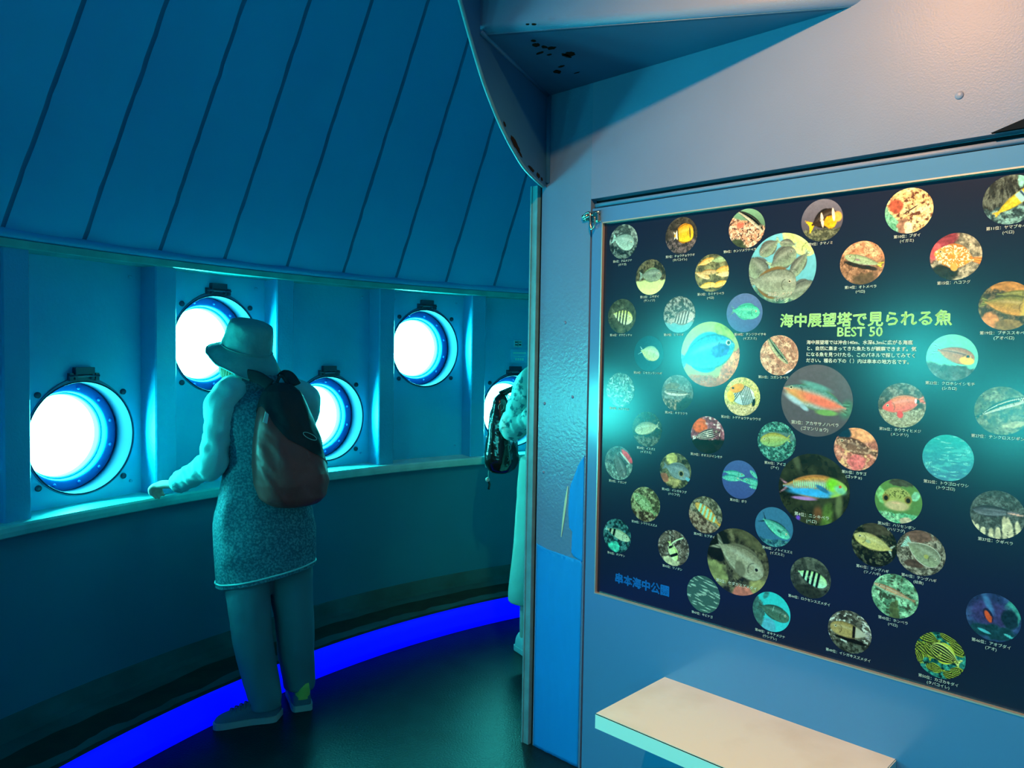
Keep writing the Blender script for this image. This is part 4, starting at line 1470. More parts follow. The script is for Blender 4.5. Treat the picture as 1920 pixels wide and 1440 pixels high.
for k in GRID:
    s, z = disc_pos(k)
    nm = 41 if k == 51 else k
    big = k <= 5
    lines = CAPT[k].split('|')
    dz = {1: -.0716, 2: -.0678, 3: -.0629, 4: -.0727, 5: -.067}.get(k, -.0625)
    sz = .0115 if big else .0091
    txt = '第%d位：%s' % (nm, lines[0]) + ('\n' + lines[1] if len(lines) > 1 else '')
    ds = {8: -.02, 17: -.018, 18: .02, 21: -.015, 40: .012}.get(k, -.002)
    lettering(txt, 'caption', M['ink_white'], s + ds, z + dz, size=sz, bold=.012, spacing=1.28)
lettering('海中展望塔で見られる魚', 'title_lettering', M['ink_green'], .8415, 1.5540, width=.433, bold=.030)
lettering('BEST 50', 'title_lettering', M['ink_green'], .842, 1.5210, width=.114, bold=.022)
lettering('海中展望塔では沖合140m、水深6.3mに広がる海底\nと、自然に集まってきた魚たちが観察できます。気\nになる魚を見つけたら、このパネルで探してみてく\nださい。種名の下の（ ）内は串本の地方名です。', 'text_block', M['ink_white'],
          .8415, 1.4685, width=.279, bold=.02, align='LEFT', spacing=1.35)
lettering('串本海中公園', 'park_lettering', M['ink_blue'], .179, .7025, width=.208, bold=.036)


def finish_lettering():
    bpy.context.view_layer.update()
    dg = bpy.context.evaluated_depsgraph_get()
    for (o, name, m, s, z, width, bold, size, lift, fn, parent) in TXT:
        me = bpy.data.meshes.new_from_object(o.evaluated_get(dg))
        me.name = name
        co = np.zeros(len(me.vertices) * 3)
        me.vertices.foreach_get('co', co)
        co = co.reshape(-1, 3)
        lo_, hi_ = co.min(0), co.max(0)
        k = (width / (hi_[0] - lo_[0])) if width else size
        cx_ = (lo_[0] + hi_[0]) / 2
        # width-fitted text is centred on (s, z); captions hang from the middle of their first line
        cy_ = (lo_[1] + hi_[1]) / 2 if width else hi_[1] - .45
        org = np.array(parent_origin(parent))
        out = np.zeros_like(co)
        for i, p in enumerate(co):
            q = fn(s + (p[0] - cx_) * k, NP_ + lift if fn is B else lift, z + (p[1] - cy_) * k)
            out[i] = (q.x - org[0], q.y - org[1], q.z - org[2])
        me.vertices.foreach_set('co', out.ravel())
        if bold:                             # heavier strokes: the outline printed again, nudged by a hair
            d = bold * k
            bm = bmesh.new()
            bm.from_mesh(me)
            bm0 = me.copy()
            ax, ay = fn(d, 0, 0) - fn(0, 0, 0), fn(0, 0, d) - fn(0, 0, 0)
            for wx, wy in ((-1, 0), (1, 0), (0, 1), (0, -1)):
                n0 = len(bm.verts)
                bm.from_mesh(bm0)
                bm.verts.ensure_lookup_table()
                for v_ in bm.verts[n0:]:
                    v_.co += ax * wx + ay * wy
            bm.to_mesh(me)
            bm.free()
            bpy.data.meshes.remove(bm0)
        me.materials.clear()
        me.materials.append(m)
        me.update()
        n = bpy.data.objects.new(name, me)
        COL.objects.link(n)
        n.parent = parent
        cu = o.data
        bpy.data.objects.remove(o)
        bpy.data.curves.remove(cu)


finish_lettering()

# ------------------------------------------------------------------ people
M['skin'] = mat('skin', (.80, .56, .46), .5, .4, bump=(220, .15, .002))
M['shirt'] = mat('pale_jersey', (.24, .76, .73), .75, .2, bump=(160, .3, .002))
M['tunic'] = mat('speckled_tunic', (.02, .13, .17), .7, .25, var=((.10, .34, .37), 120, 6, .42, .66), bump=(26, .35, .006))
M['trousers'] = mat('grey_trousers', (.07, .21, .24), .8, .15, bump=(70, .3, .003))
M['hat'] = mat('cotton_hat', (.10, .38, .37), .8, .2, var=((.14, .46, .43), 14, 5, .35, .65), bump=(90, .35, .003))
M['hair'] = mat('light_brown_hair', (.20, .18, .09), .55, .4, bump=(120, .6, .003))
M['bag_dark'] = mat('dark_nylon', (.010, .022, .026), .5, .35, bump=(38, .4, .006))
M['bag_brown'] = mat('brown_nylon', (.32, .060, .055), .40, .35, bump=(30, .35, .006))
M['strap'] = mat('webbing', (.010, .035, .04), .7, .3)
M['tagm'] = mat('pale_tag', (.4, .62, .58), .6)
M['shoe'] = mat('blue_grey_suede', (.07, .15, .20), .8, .2, bump=(140, .4, .002))
M['sole'] = mat('pale_rubber', (.32, .38, .36), .6)
M['tab'] = mat('lime_heel_tab', (.42, .55, .10), .6)
M['white'] = mat('white_canvas', (.62, .70, .68), .7, .2, bump=(120, .3, .002))
M['blouse'] = mat('patterned_blouse', (.40, .66, .60), .7, .2, var=((.05, .20, .22), 30, 5, .52, .60), bump=(50, .4, .004))
M['cream'] = mat('cream_trousers', (.44, .52, .46), .8, .15, bump=(46, .3, .004))
M['glossbag'] = mat('black_gloss_bag', (.006, .010, .010), .16, .6, bump=(16, .5, .01))
M['doodle'] = mat('pale_print', (.22, .42, .40), .4)
M['eye'] = mat('eye_white', (.75, .75, .72), .25)
M['iris'] = mat('iris', (.03, .02, .015), .2)


def dirv(x, y, z=0.0): return V((x, y, z)).normalized()


def ell_loft(mb, secs, X, Yv, seg=36, per=5, mi=0, disp=None, power=2.0, cap=True):
    """secs: (centre, rx along X, ry along Yv); rings stay in the X/Y plane given by X and Yv"""
    full = catmull([list(c) + [a, b] for c, a, b in secs], per)
    rows = []
    for q in full:
        c = V(q[:3])
        row = []
        for j in range(seg):
            t = 2 * PI * j / seg
            ct, st = cos(t), sin(t)
            e = 2.0 / power
            px = math.copysign(abs(ct) ** e, ct) * max(q[3], .001)
            py = math.copysign(abs(st) ** e, st) * max(q[4], .001)
            p = c + X * px + Yv * py
            if disp: p = p + (X * px + Yv * py).normalized() * disp(p, t)
            row.append(p)
        rows.append(row)
    mb.rings(rows, mi, True, cap, cap)
    return rows


def head_shape(mb, c, fwd, up, r=.0):
    """a head with brow, nose, lips and chin; c = centre of the skull"""
    left = up.cross(fwd).normalized()
    rows = []
    nv, nu = 34, 44
    for i in range(nv + 1):
        t = PI * i / nv
        row = []
        for j in range(nu):
            a = 2 * PI * j / nu
            x, y, z = sin(t) * sin(a), sin(t) * cos(a), cos(t)      # y towards the face
            px, py, pz = x * .074, y * .092, z * .108
            if z < 0: px *= 1 - .28 * (-z) ** 1.3
            if z < -.2: py *= (1 - .10 * (-z - .2)) if y > 0 else (1 - .35 * (-z - .2))
            if y > 0:
                f = max(0, 1 - (x / .75) ** 2)
                py -= .010 * f * math.exp(-((z + .02) / .12) ** 2) * (1 if abs(x) > .18 else .2)   # eye sockets
                py += .022 * math.exp(-(x / .17) ** 2) * math.exp(-((z + .30) / .17) ** 2)          # nose
                py += .007 * math.exp(-(x / .30) ** 2) * (math.exp(-((z + .56) / .05) ** 2) + math.exp(-((z + .67) / .05) ** 2))  # lips
                py += .008 * math.exp(-(x / .35) ** 2) * math.exp(-((z + .88) / .12) ** 2)           # chin
            row.append(c + left * px + fwd * py + up * pz)
        rows.append(row)
    mb.grid(rows, 0, True, True)
    for s in (-1, 1):                                                # ears
        e = c + left * (s * .074) - fwd * .008 - up * .012
        mb.ball(e, (.010, .018, .030), 0, 12, 8, Matrix((left, fwd, up)).transposed())
    return left


def hand_shape(mb, wrist, d, back, thumb, curl=(.5, .8, .6), spread=.06, size=1.0):
    """palm, four unequal bent fingers, thumb from the side of the palm. d: wrist to knuckles, back: back-of-hand normal, thumb: side"""
    d, back = d.normalized(), back.normalized()
    side = thumb.normalized()
    S = size
    pal = [wrist - d * .012, wrist + d * (.02 * S), wrist + d * (.052 * S), wrist + d * (.086 * S)]
    smooth_tube(mb, pal, [(.017, .025), (.0155, .029), (.0145, .038), (.0125, .038)], 18, 4, ref=back)
    lens = (.064, .072, .067, .052)
    for i in range(4):
        off = (.027 - .018 * i) * S
        k = wrist + d * (.083 - .003 * abs(i - 1)) * S + side * off
        fd = (d + side * (spread * (1.5 - i))).normalized()
        pts = [k - fd * .014, k]
        ang = 0
        cd_ = fd
        for seg_, cu in zip((.45, .31, .24), curl):
            ang += cu
            cd_ = (fd * cos(ang) - back * sin(ang)).normalized()
            pts.append(pts[-1] + cd_ * lens[i] * S * seg_)
        rr = [.0088, .0092, .0085, .0078, .0062]
        smooth_tube(mb, pts, [q * S for q in rr], 10, 3, ref=side)
        mb.ball(pts[-1], .0064 * S, 0, 8, 6)
        mb.ball(pts[2], .0088 * S, 0, 8, 6)
    b = wrist + d * (.022 * S) + side * (.024 * S)
    td = (d * .72 + side * .62 - back * .25).normalized()
    tp = [b - td * .015, b, b + td * .034 * S, b + (td * .060 + d * .008 - back * .006) * S]
    smooth_tube(mb, tp, [.011 * S, .0115 * S, .0095 * S, .0075 * S], 10, 3, ref=back)
    mb.ball(tp[-1], .0077 * S, 0, 8, 6)


def fuse(mb, name, m, parent, voxel=.006, smooth=4):
    """the collected shapes become one continuous skin"""
    o = mb.build(name, m, parent, weld=False)
    md = o.modifiers.new('fuse', 'REMESH')
    md.mode = 'VOXEL'
    md.voxel_size = voxel
    md.use_smooth_shade = True
    sm = o.modifiers.new('soft', 'SMOOTH')
    sm.factor = .5
    sm.iterations = smooth
    bpy.context.view_layer.update()
    me = bpy.data.meshes.new_from_object(o.evaluated_get(bpy.context.evaluated_depsgraph_get()))
    o.modifiers.clear()
    old = o.data
    o.data = me
    bpy.data.meshes.remove(old)
    for p in me.polygons: p.use_smooth = True
    return o


def sneaker(parent, heel, d, side, L, mats, heel_tab=None, letter=False, laces=True):
    """low shoe: heel point on the floor, d towards the toe, side = outer side"""
    up = V((0, 0, 1))
    d = d.normalized()
    side = side.normalized()
    ts = [0, .04, .12, .25, .40, .55, .70, .83, .93, .985, 1.0]
    wd = [.026, .033, .036, .036, .036, .040, .044, .043, .034, .019, .006]
    ht = [.070, .086, .092, .090, .086, .074, .060, .050, .043, .036, .030]
    full = catmull([[a, b, c] for a, b, c in zip(ts, wd, ht)], 4)
    rows = []
    for t, w_, h in full:
        c = heel + d * (t * L) - side * (.006 * sin(PI * t))
        row = []
        for j in range(22):
            a = -.15 * PI + 1.30 * PI * j / 21
            x = cos(a) * w_
            z = .020 + (h - .020) * max(-.1, sin(a)) ** .75 if sin(a) > 0 else .020 + .004 * sin(a)
            if .10 < t < .34: x *= 1 - .22 * max(0, sin(a)) ** 3
            row.append(c + side * x + up * z)
        rows.append(row)
    mb = MB()
    mb.grid(rows, 0, True)
    mb.add(rows[0], [tuple(range(22))], 0, True)
    mb.add(rows[-1], [tuple(range(22))[::-1]], 0, True)
    sh_ = mb.build('shoe', mats[0], parent)
    # sole
    mb = MB()
    ring = [(t, w_ * 1.10 + .002) for t, w_, h in full]
    outl = [heel + d * (t * L + (.004 if t > .5 else -.004)) - side * (.006 * sin(PI * t)) + side * w_ for t, w_ in ring] + \
           [heel + d * (t * L + (.004 if t > .5 else -.004)) - side * (.006 * sin(PI * t)) - side * w_ for t, w_ in ring[::-1]]
    lift = lambda k: .010 * max(0, (k - .75) / .25) ** 2
    mb.prism([p + up * .001 for p in outl], up * .024, 0)
    mb.build('sole', mats[1], sh_)
    if heel_tab is not None:
        mb = MB()
        rows2 = []
        for z in (.050, .070, .092, .112):
            rows2.append([heel + d * (.020 - .026 * cos(a) * (1 - (z - .050) * 3)) + side * (.030 * sin(a)) + up * z for a in [(-1.25 + 2.5 * i / 10) for i in range(11)]])
        mb.grid(rows2, 0, True)
        mb.grid([[p + d * .004 for p in r] for r in rows2], 0, True)
        mb.grid([rows2[-1], [p + d * .004 for p in rows2[-1]]], 0, False)
        mb.build('heel_tab', heel_tab, sh_)
    if laces:
        mb = MB()
        for i in range(5):
            t = .42 + .075 * i
            c = heel + d * (t * L)
            h = np.interp(t, ts, ht)
            mb.tube(catmull([c + side * .024 + up * (h * .86), c + d * .012 + up * (h + .004), c - side * .024 + d * .006 + up * (h * .86)], 4), .0028, 6)
        mb.build('laces', mats[0], sh_)
    return sh_


# ---------------- the visitor with the bucket hat
f1 = dirv(-.50, .866)
l1 = dirv(-.866, -.50)
pelv = at(494, 965, 3.04)
person = empty('person', (pelv.x, pelv.y, 0), label='person in a pale bucket hat leaning on the sill to look through a porthole', cat='person')
waist = at(499, 868, 3.05)
chest = at(499, 792, 3.07)
neckb = at(478, 716, 3.10)
headc = at(462, 664, 3.14)
lsh = at(420, 742, 2.99)
rsh = at(573, 742, 3.17)
lel = at(399, 868, 2.93)
lwr = at(334, 906, 3.02)
hips = (at(458, 1000, 2.99), at(536, 1000, 3.09))
knees = (at(470, 1170, 2.93), at(552, 1165, 3.05))
ankles = (at(496, 1318, 2.955), at(561, 1300, 3.085))
headup = V((.25, -.16, 1)).normalized()
headf = (f1 - headup * f1.dot(headup)).normalized()

mb = MB()
ell_loft(mb, [(pelv - V((0, 0, .10)), .13, .09), (pelv, .155, .105), (waist, .130, .090), (chest, .145, .095), (chest.lerp(neckb, .62), .130, .075), (neckb - V((0, 0, .012)), .060, .05), (neckb + V((0, 0, .01)), .045, .045)], l1, f1, 28, 4)
smooth_tube(mb, [neckb - V((0, 0, .03)), neckb.lerp(headc, .4), headc - headup * .03], [.050, .044, .046], 16, 4)
hl = head_shape(mb, headc, headf, headup)
smooth_tube(mb, [neckb.lerp(lsh, .5), lsh, lsh.lerp(lel, .5), lel, lel.lerp(lwr, .5), lwr + (lwr - lel).normalized() * .01], [.036, .036, .036, .033, .030, .022], 16, 5)
hd = (V((-1.435, 3.075, 0)) - V((lwr.x, lwr.y, 0))).normalized() * .9 + V((-.25, -.06, -.02))
hand_shape(mb, lwr + V((0, 0, -.004)), hd + V((0, 0, -.05)), V((-.02, -.12, 1)), V((.35, .9, .0)), curl=(.62, .95, .75), size=1.1)
rel = rsh + f1 * .16 + V((0.02, 0, -.22))
rwr = V((-.93, 3.55, .905))
smooth_tube(mb, [neckb.lerp(rsh, .5), rsh, rsh.lerp(rel, .5), rel, rel.lerp(rwr, .5), rwr], [.036, .036, .036, .033, .030, .022], 16, 5)
hand_shape(mb, rwr, V((-.6, .8, -.05)), V((0, 0, 1)), V((-.8, -.5, 0)), curl=(.5, .8, .6))
for h_, k_, a_ in zip(hips, knees, ankles):
    smooth_tube(mb, [h_ + V((0, 0, .06)), h_, h_.lerp(k_, .5), k_, k_.lerp(a_, .35), a_, a_ - V((0, 0, .05))], [.075, .078, .068, .052, .046, .027, .024], 16, 5)
fuse(mb, 'body', M['skin'], person)
for s in (-1, 1):
    b = MB()
    b.ball(headc + headf * .076 + hl * (s * .030) - headup * .002, .0125, 0, 14, 10)
    b.ball(headc + headf * .0845 + hl * (s * .030) - headup * .002, .0058, 1, 10, 8)
    b.build('eye', [M['eye'], M['iris']], person)

# hair: a cap over the skull with strands falling to the neck
mb = MB()
rows = []
for i in range(26):
    t = .06 + (PI * .80) * i / 25
    row = []
    for j in range(40):
        a = 2 * PI * j / 40
        x, y, z = sin(t) * sin(a), sin(t) * cos(a), cos(t)
        fr = max(0, y)
        k = 1.09 + .035 * noise.noise(V((a * 9, t * 1.5, 2)))
        p = headc + hl * (x * .076 * k) + headf * (y * .094 * (k - .16 * fr * (t > 1.1))) + headup * (z * .112 * k)
        if t > 1.75: p = p + headup * (-.030 * (t - 1.75)) * (1 if y < .3 else 0)
        row.append(p)
    rows.append(row)
mb.rings(rows, 0, True, True, True)
for j in range(26):                                                 # loose strands at the nape and sides
    a = PI * (.42 + 1.16 * j / 25)
    x, y = sin(a), cos(a)
    p0 = headc + hl * (x * .078) + headf * (y * .094) - headup * .02
    p1 = p0 - headup * .06 + hl * (x * .006) + headf * (y * .004)
    p2 = p1 - headup * (.035 + .02 * noise.noise(V((j * 3.1, 0, 0)))) - hl * (x * .012)
    mb.tube(catmull([p0, p1, p2], 4), [.011, .0105, .010, .010, .009, .008, .006, .004, .002], 6)
mb.build('hair', M['hair'], person)

# bucket hat: crown, sloping brim with a wave, band seam
hc = headc + headup * .022
rows = []
prof = [(.020, .118), (.055, .116), (.078, .108), (.0885, .094), (.092, .075), (.096, .045), (.1005, .012), (.103, .0), (.118, -.020), (.134, -.043), (.149, -.067), (.153, -.074)]
for r, z in catmull([list(q) for q in prof], 3):
    row = []
    for j in range(56):
        a = 2 * PI * j / 56
        rr = r * (1.05 if cos(a) > 0 else 1.0)
        wv = 0
        if r > .103:
            wv = (r - .103) / .05 * (.052 * max(0, cos(a - rad(62))) ** 2 - .012 * max(0, -cos(a - rad(62))) + .008 * sin(3 * a + .6) + .006 * noise.noise(V((cos(a) * 2, sin(a) * 2, 3))))
        cr = .004 * noise.noise(V((cos(a) * 3, sin(a) * 3, z * 30)))
        p = hc + hl * ((rr * .96 + cr) * sin(a)) + headf * ((rr * 1.08 + cr) * cos(a)) + headup * (z + wv)
        row.append(p)
    rows.append(row)
mb = MB()
mb.grid(rows, 0, True, True)
mb.add(rows[0], [tuple(range(56))], 0, True)
inner = [[p - headup * .004 for p in r] for r in rows[-15:]]
mb.grid(inner, 0, True, True)
mb.grid([rows[-1], inner[-1]], 0, True, True)
ht_ = mb.build('bucket_hat', M['hat'], person)
mb = MB()
ring = [hc + hl * (.104 * .96 * sin(a)) + headf * (.104 * 1.10 * cos(a)) + headup * .002 for a in [2 * PI * j / 40 for j in range(41)]]
mb.tube(ring, .0022, 6)
ring = [rows[-1][j % 56] + headup * .001 for j in range(57)]
mb.tube(ring, .0026, 6)
mb.build('brim_stitching', M['hat'], ht_)

# long sleeve of the pale jersey (left arm), bunched towards the cuff
def sleeve(name, sh, el, wr, m, r0, r1, r2, seed, nk):
    mb = MB()
    d1, d2 = (el - sh), (wr - el)
    pts = [sh.lerp(nk, .62) + V((0, 0, .012)), sh.lerp(nk, .25), sh + d1 * .12, sh + d1 * .40, sh + d1 * .72, el, el + d2 * .3, el + d2 * .62, el + d2 * .86, wr]
    rr = [r0 * .78, r0 * .98, r0, r0 * .90, r1 * 1.0, r1 * 1.06, r1 * .98, r1 * .84, r2 * 1.12, r2]
    def dsp(p, L, a):
        q = max(0, (L - .05))
        return .0065 * noise.noise(V((cos(a) * 1.2 + seed, sin(a) * 1.2, L * 34))) + .007 * noise.noise(V((cos(a) * 2.2, sin(a) * 2.2 + seed, L * 15))) + .003 * noise.noise(V((L * 60, a, seed))) * min(1, q * 4)
    smooth_tube(mb, pts, rr, 28, 9, disp=dsp)
    dw = (wr - el).normalized()
    smooth_tube(mb, [wr - dw * .022, wr - dw * .018, wr + dw * .004, wr + dw * .006], [r2 * .98, r2 * 1.10, r2 * 1.08, r2 * .95], 24, 4)
    return mb.build(name, m, person if seed < 10 else person2)


sleeve('sleeve', lsh, lel, lwr, M['shirt'], .064, .053, .036, 2, neckb)
sleeve('sleeve', rsh, rel, rwr, M['shirt'], .064, .053, .036, 5, neckb)

# trousers: two legs joined at the seat
def leg_disp(p, L, a):
    return .005 * noise.noise(V((cos(a) * 1.1, sin(a) * 1.1, p.z * 9 + p.x * 3))) + .003 * noise.noise(V((cos(a) * 2, sin(a) * 2, p.z * 26)))


mb = MB()
for h_, k_, a_, kk in zip(hips, knees, ankles, (0, 1)):
    smooth_tube(mb, [h_ + V((0, 0, .08)), h_ - V((0, 0, .02)), h_.lerp(k_, .55), k_, k_.lerp(a_, .5), a_ + V((0, 0, .035 + .03 * kk)), a_ + V((0, 0, -.016 + .040 * kk))],
                [(.088, .10), (.096, .108), (.086, .09), (.077, .08), (.071, .073), (.063, .065), (.060, .062)], 28, 7, ref=l1, disp=leg_disp)
ell_loft(mb, [(pelv - V((0, 0, .10)), .14, .10), (pelv - V((0, 0, .02)), .165, .118), (pelv + V((0, 0, .08)), .155, .11)], l1, f1, 30, 4)
fuse(mb, 'trousers', M['trousers'], person, .008, 2)

# speckled tunic
def tun_disp(p, t):
    z = p.z
    w1 = .006 * noise.noise(V((cos(t) * 1.6, sin(t) * 1.6, z * 20)))
    w2 = .007 * noise.noise(V((cos(t) * 3.2 + z * 3, sin(t) * 3.2, z * 5)))
    return w1 + w2


mb = MB()
hem = at(501, 1076, 3.02)
cz = [(hem, .190, .140), (hem.lerp(pelv, .12), .190, .140), (hem.lerp(pelv, .5), .197, .146), (pelv, .190, .140), (pelv.lerp(waist, .5), .172, .128), (waist, .158, .116), (waist.lerp(chest, .5), .160, .115),
      (chest, .172, .118), (chest.lerp(neckb, .45), .165, .105), (chest.lerp(neckb, .72), .125, .082), (neckb - V((0, 0, .006)), .066, .058), (neckb + V((0, 0, .022)), .056, .052)]
tilt = []
rows = ell_loft(mb, cz, l1, f1, 56, 7, disp=tun_disp, power=2.2, cap=False)
def hem_tilt(p):
    w_ = min(1, max(0, (pelv.z + .05 - p.z) / .30))
    return V((p.x, p.y, p.z + .20 * (p.x - hem.x) * w_))
mb.v = [hem_tilt(p) for p in mb.v]
rows = [[hem_tilt(p) for p in r] for r in rows]
tu = mb.build('tunic', M['tunic'], person)
mb = MB()
mb.tube([p + (p - hem).normalized() * .0015 for p in rows[5]] + [rows[5][0]], .0035, 6)
mb.build('hem_seam', M['shirt'], tu)
# hood lying on the back of the neck
mb = MB()
nb = neckb - f1 * .055
ell_loft(mb, [(nb - V((0, 0, .085)) + l1 * -.02, .030, .012), (nb - V((0, 0, .05)), .075, .022), (nb - V((0, 0, .005)), .088, .030), (nb + V((0, 0, .028)) + f1 * .01, .078, .026)], l1, f1, 26, 5, disp=lambda p, t: .004 * noise.noise(p * 30))
mb.build('hood', M['tunic'], person)

# shoes
hl_, tl_ = ground(523, 1347), ground(437, 1358)
sneaker(person, hl_, tl_ - hl_, V((-.1, -1, 0)), .232, (M['shoe'], M['sole']), M['tab'])
hr_ = ground(568, 1334)
sneaker(person, hr_, V((-.35, .93, 0)), V((.93, .35, 0)), .232, (M['shoe'], M['sole']), M['tab'])

# backpack
bn = dirv(.60, -.80)                          # its outer face
bx = dirv(.80, .60)                           # its right side
btop = at(532, 722, 3.00)
bbot = at(549, 944, 2.97)
bup = (btop - bbot).normalized()
bl = (btop - bbot).length
bag = empty('backpack', bbot, label='brown backpack with a dark top worn on the back of the person in the hat', cat='backpack')


def bag_rows(t0, t1, n, grow=0.0):
    prof = [(-.02, .050, .040), (0.0, .095, .070), (.06, .128, .092), (.18, .142, .104), (.34, .140, .100), (.52, .128, .088), (.70, .110, .074), (.85, .090, .058), (.95, .068, .044), (1.0, .042, .028), (1.02, .015, .012)]
    P = np.array(prof)
    rows = []
    for i in range(n):
        t = t0 + (t1 - t0) * i / (n - 1)
        a, b = np.interp(t, P[:, 0], P[:, 1]) + grow, np.interp(t, P[:, 0], P[:, 2]) + grow
        c = bbot + bup * (t * bl) + bx * (.016 * (1 - t) - .012)
        row = []
        for j in range(48):
            th = 2 * PI * j / 48
            ct, st = cos(th), sin(th)
            px = math.copysign(abs(ct) ** .8, ct) * a
            py = math.copysign(abs(st) ** .8, st) * b
            # long diagonal pull creases running down from the top left
            u = px * .72 + t * bl * .36
            cr = .0
            if st > -.2:
                cr = .019 * abs(noise.noise(V((u * 30, t * 1.6, 5)))) * min(1, max(0, (t - .05) * 5)) * min(1, max(0, (.80 - t) * 4)) * (1.2 if px < .03 else .6)
                cr += .008 * noise.noise(V((px * 24, t * 6, 1)))
                cr += .010 * max(0, noise.noise(V((u * 16 + 3, t * .9, 8)))) * min(1, max(0, (.85 - t) * 3))
            row.append(c + bx * (px * (1 + cr * 1.5)) + bn * (py + cr * 1.5))
        rows.append(row)
    return rows


mb = MB()
mb.rings(bag_rows(-.02, .93, 56), 0, True, True, True)
mb.build('lower_pouch', M['bag_brown'], bag, label='brown creased lower pouch')
mb = MB()
NT = 44
full_ = bag_rows(-.02, 1.02, 160, .003)
rows = []
for i in range(NT):
    row = []
    for j in range(49):
        th = 2 * PI * (j % 48) / 48
        # its lower edge runs diagonally: low on the right side, high on the left
        t0 = .56 - .26 * cos(th) + .03 * sin(3 * th)
        t = t0 + (1.02 - t0) * i / (NT - 1)
        row.append(full_[min(159, int((t + .02) / 1.04 * 159))][j % 48])
    rows.append(row)
mb.grid(rows, 0, True)
mb.build('upper_panel', M['bag_dark'], bag, label='dark upper panel and side')
mb = MB()
q = bag_rows(.74, .76, 2, .006)[0]
c = q[19]
mb.prism([c + bx * (.012 * x) + bup * (.022 * z) for x, z in ((-1, -.7), (.3, -1), (1, .6), (.1, 1.1))], bn * .003)
mb.build('fabric_tag', M['tagm'], bag)
mb = MB()
c = bag_rows(.58, .59, 2, .007)[0][9]
mb.tube([c + bx * (.026 * cos(a)) + bup * (.011 * sin(a) - .012 * cos(a)) + bn * .002 for a in [2 * PI * i / 24 for i in range(25)]], .0012, 6)
mb.build('oval_logo', M['tagm'], bag)
# shoulder straps and lower webbing
for s, sh in ((1, lsh), (-1, rsh)):
    mb = MB()
    top = btop + bx * (-.05 * s) - bn * .01
    over = neckb.lerp(sh, .52) + V((0, 0, .045))
    front = over + f1 * .10 - V((0, 0, .10))
    under = sh - V((0, 0, .22)) + f1 * .03 - l1 * (.02 * s)
    low = bbot + bup * (.16 * bl) + bx * (-.12 * s) - bn * .02
    pts = [V(q) for q in catmull([top, top.lerp(over, .5) + V((0, 0, .02)) - f1 * .01, over, front, under + f1 * .07, under - f1 * .02 + V((0, 0, -.03)), low], 6)]
    mb.rings(tube_rows(pts, [(.0055, .024) if i < 20 else (.003, .012) for i in range(len(pts))], 10, ref=f1), 0, True)
    mb.build('shoulder_strap', M['strap'], bag)
mb = MB()
mb.tube(catmull([btop - bn * .02 - bx * .025, btop + bup * .035 - bn * .02, btop - bn * .02 + bx * .025], 6), .006, 8)
mb.build('grab_loop', M['strap'], bag)

# ---------------- the visitor half hidden by the post
f2 = dirv(.55, -.80)
r2 = V((f2.y, -f2.x, 0))                       # the person's right
if r2.x > 0: r2 = -r2
c2 = V((.225, 3.76, 0))
STANCE = {1: .155, -1: .07}
person2 = empty('person', c2, label='person in a patterned blouse and cream trousers, mostly hidden behind the post', cat='person')
Z = lambda z, dx=0.0, dy=0.0: c2 + V((dx, dy, z))
mb = MB()
ell_loft(mb, [(Z(.80), .12, .09), (Z(.90), .155, .11), (Z(1.06), .125, .09), (Z(1.24), .150, .10), (Z(1.37), .130, .075), (Z(1.41), .06, .05), (Z(1.44), .045, .045)], r2, f2, 28, 4)
smooth_tube(mb, [Z(1.38), Z(1.45), Z(1.52)], [.05, .044, .046], 16, 4)
h2c = Z(1.565) + f2 * .03
hl2 = head_shape(mb, h2c, f2, V((0, 0, 1)))
for s in (1, -1):
    sh = Z(1.335) + r2 * (.165 * s)
    el = sh + V((0, 0, -.245)) - f2 * .10 + r2 * (.035 * s)
    wr = el + f2 * .20 + V((0, 0, .09)) - r2 * (.05 * s)
    smooth_tube(mb, [Z(1.36) + r2 * (.08 * s), sh, sh.lerp(el, .5), el, el.lerp(wr, .5), wr], [.036, .036, .036, .033, .030, .022], 16, 5)
    hand_shape(mb, wr, f2 + V((0, 0, .3)), V((0, 0, 1)) - f2 * .3, -r2 * s, curl=(.8, 1.0, .8))
    hp_ = Z(.86) + r2 * (.085 * s + .02)
    kn = Z(.47) + r2 * ((STANCE[s] * .8 + .02) * s) + f2 * .015
    an = Z(.09) + r2 * (STANCE[s] * s) - f2 * .02
    smooth_tube(mb, [hp_, hp_.lerp(kn, .5), kn, kn.lerp(an, .35), an, an - V((0, 0, .03))], [.082, .072, .054, .050, .030, .026], 16, 5)
fuse(mb, 'body', M['skin'], person2)
for s in (-1, 1):
    b = MB()
    b.ball(h2c + f2 * .076 + hl2 * (s * .030) - zz * .002, .0125, 0, 14, 10)
    b.ball(h2c + f2 * .0845 + hl2 * (s * .030) - zz * .002, .0058, 1, 10, 8)
    b.build('eye', [M['eye'], M['iris']], person2)
mb = MB()
rows = []
for i in range(24):
    t = .06 + (PI * .78) * i / 23
    row = []
    for j in range(36):
        a = 2 * PI * j / 36
        x, y, z = sin(t) * sin(a), sin(t) * cos(a), cos(t)
        k = 1.10 + .03 * noise.noise(V((a * 9, t * 1.5, 6)))
        row.append(h2c + hl2 * (x * .076 * k) + f2 * (y * .094 * (k - .18 * max(0, y) * (t > 1.1))) + zz * (z * .112 * k))
    rows.append(row)
mb.rings(rows, 0, True)
mb.build('hair', mat('dark_hair', (.03, .022, .016), .5, .4, bump=(120, .6, .003)), person2)
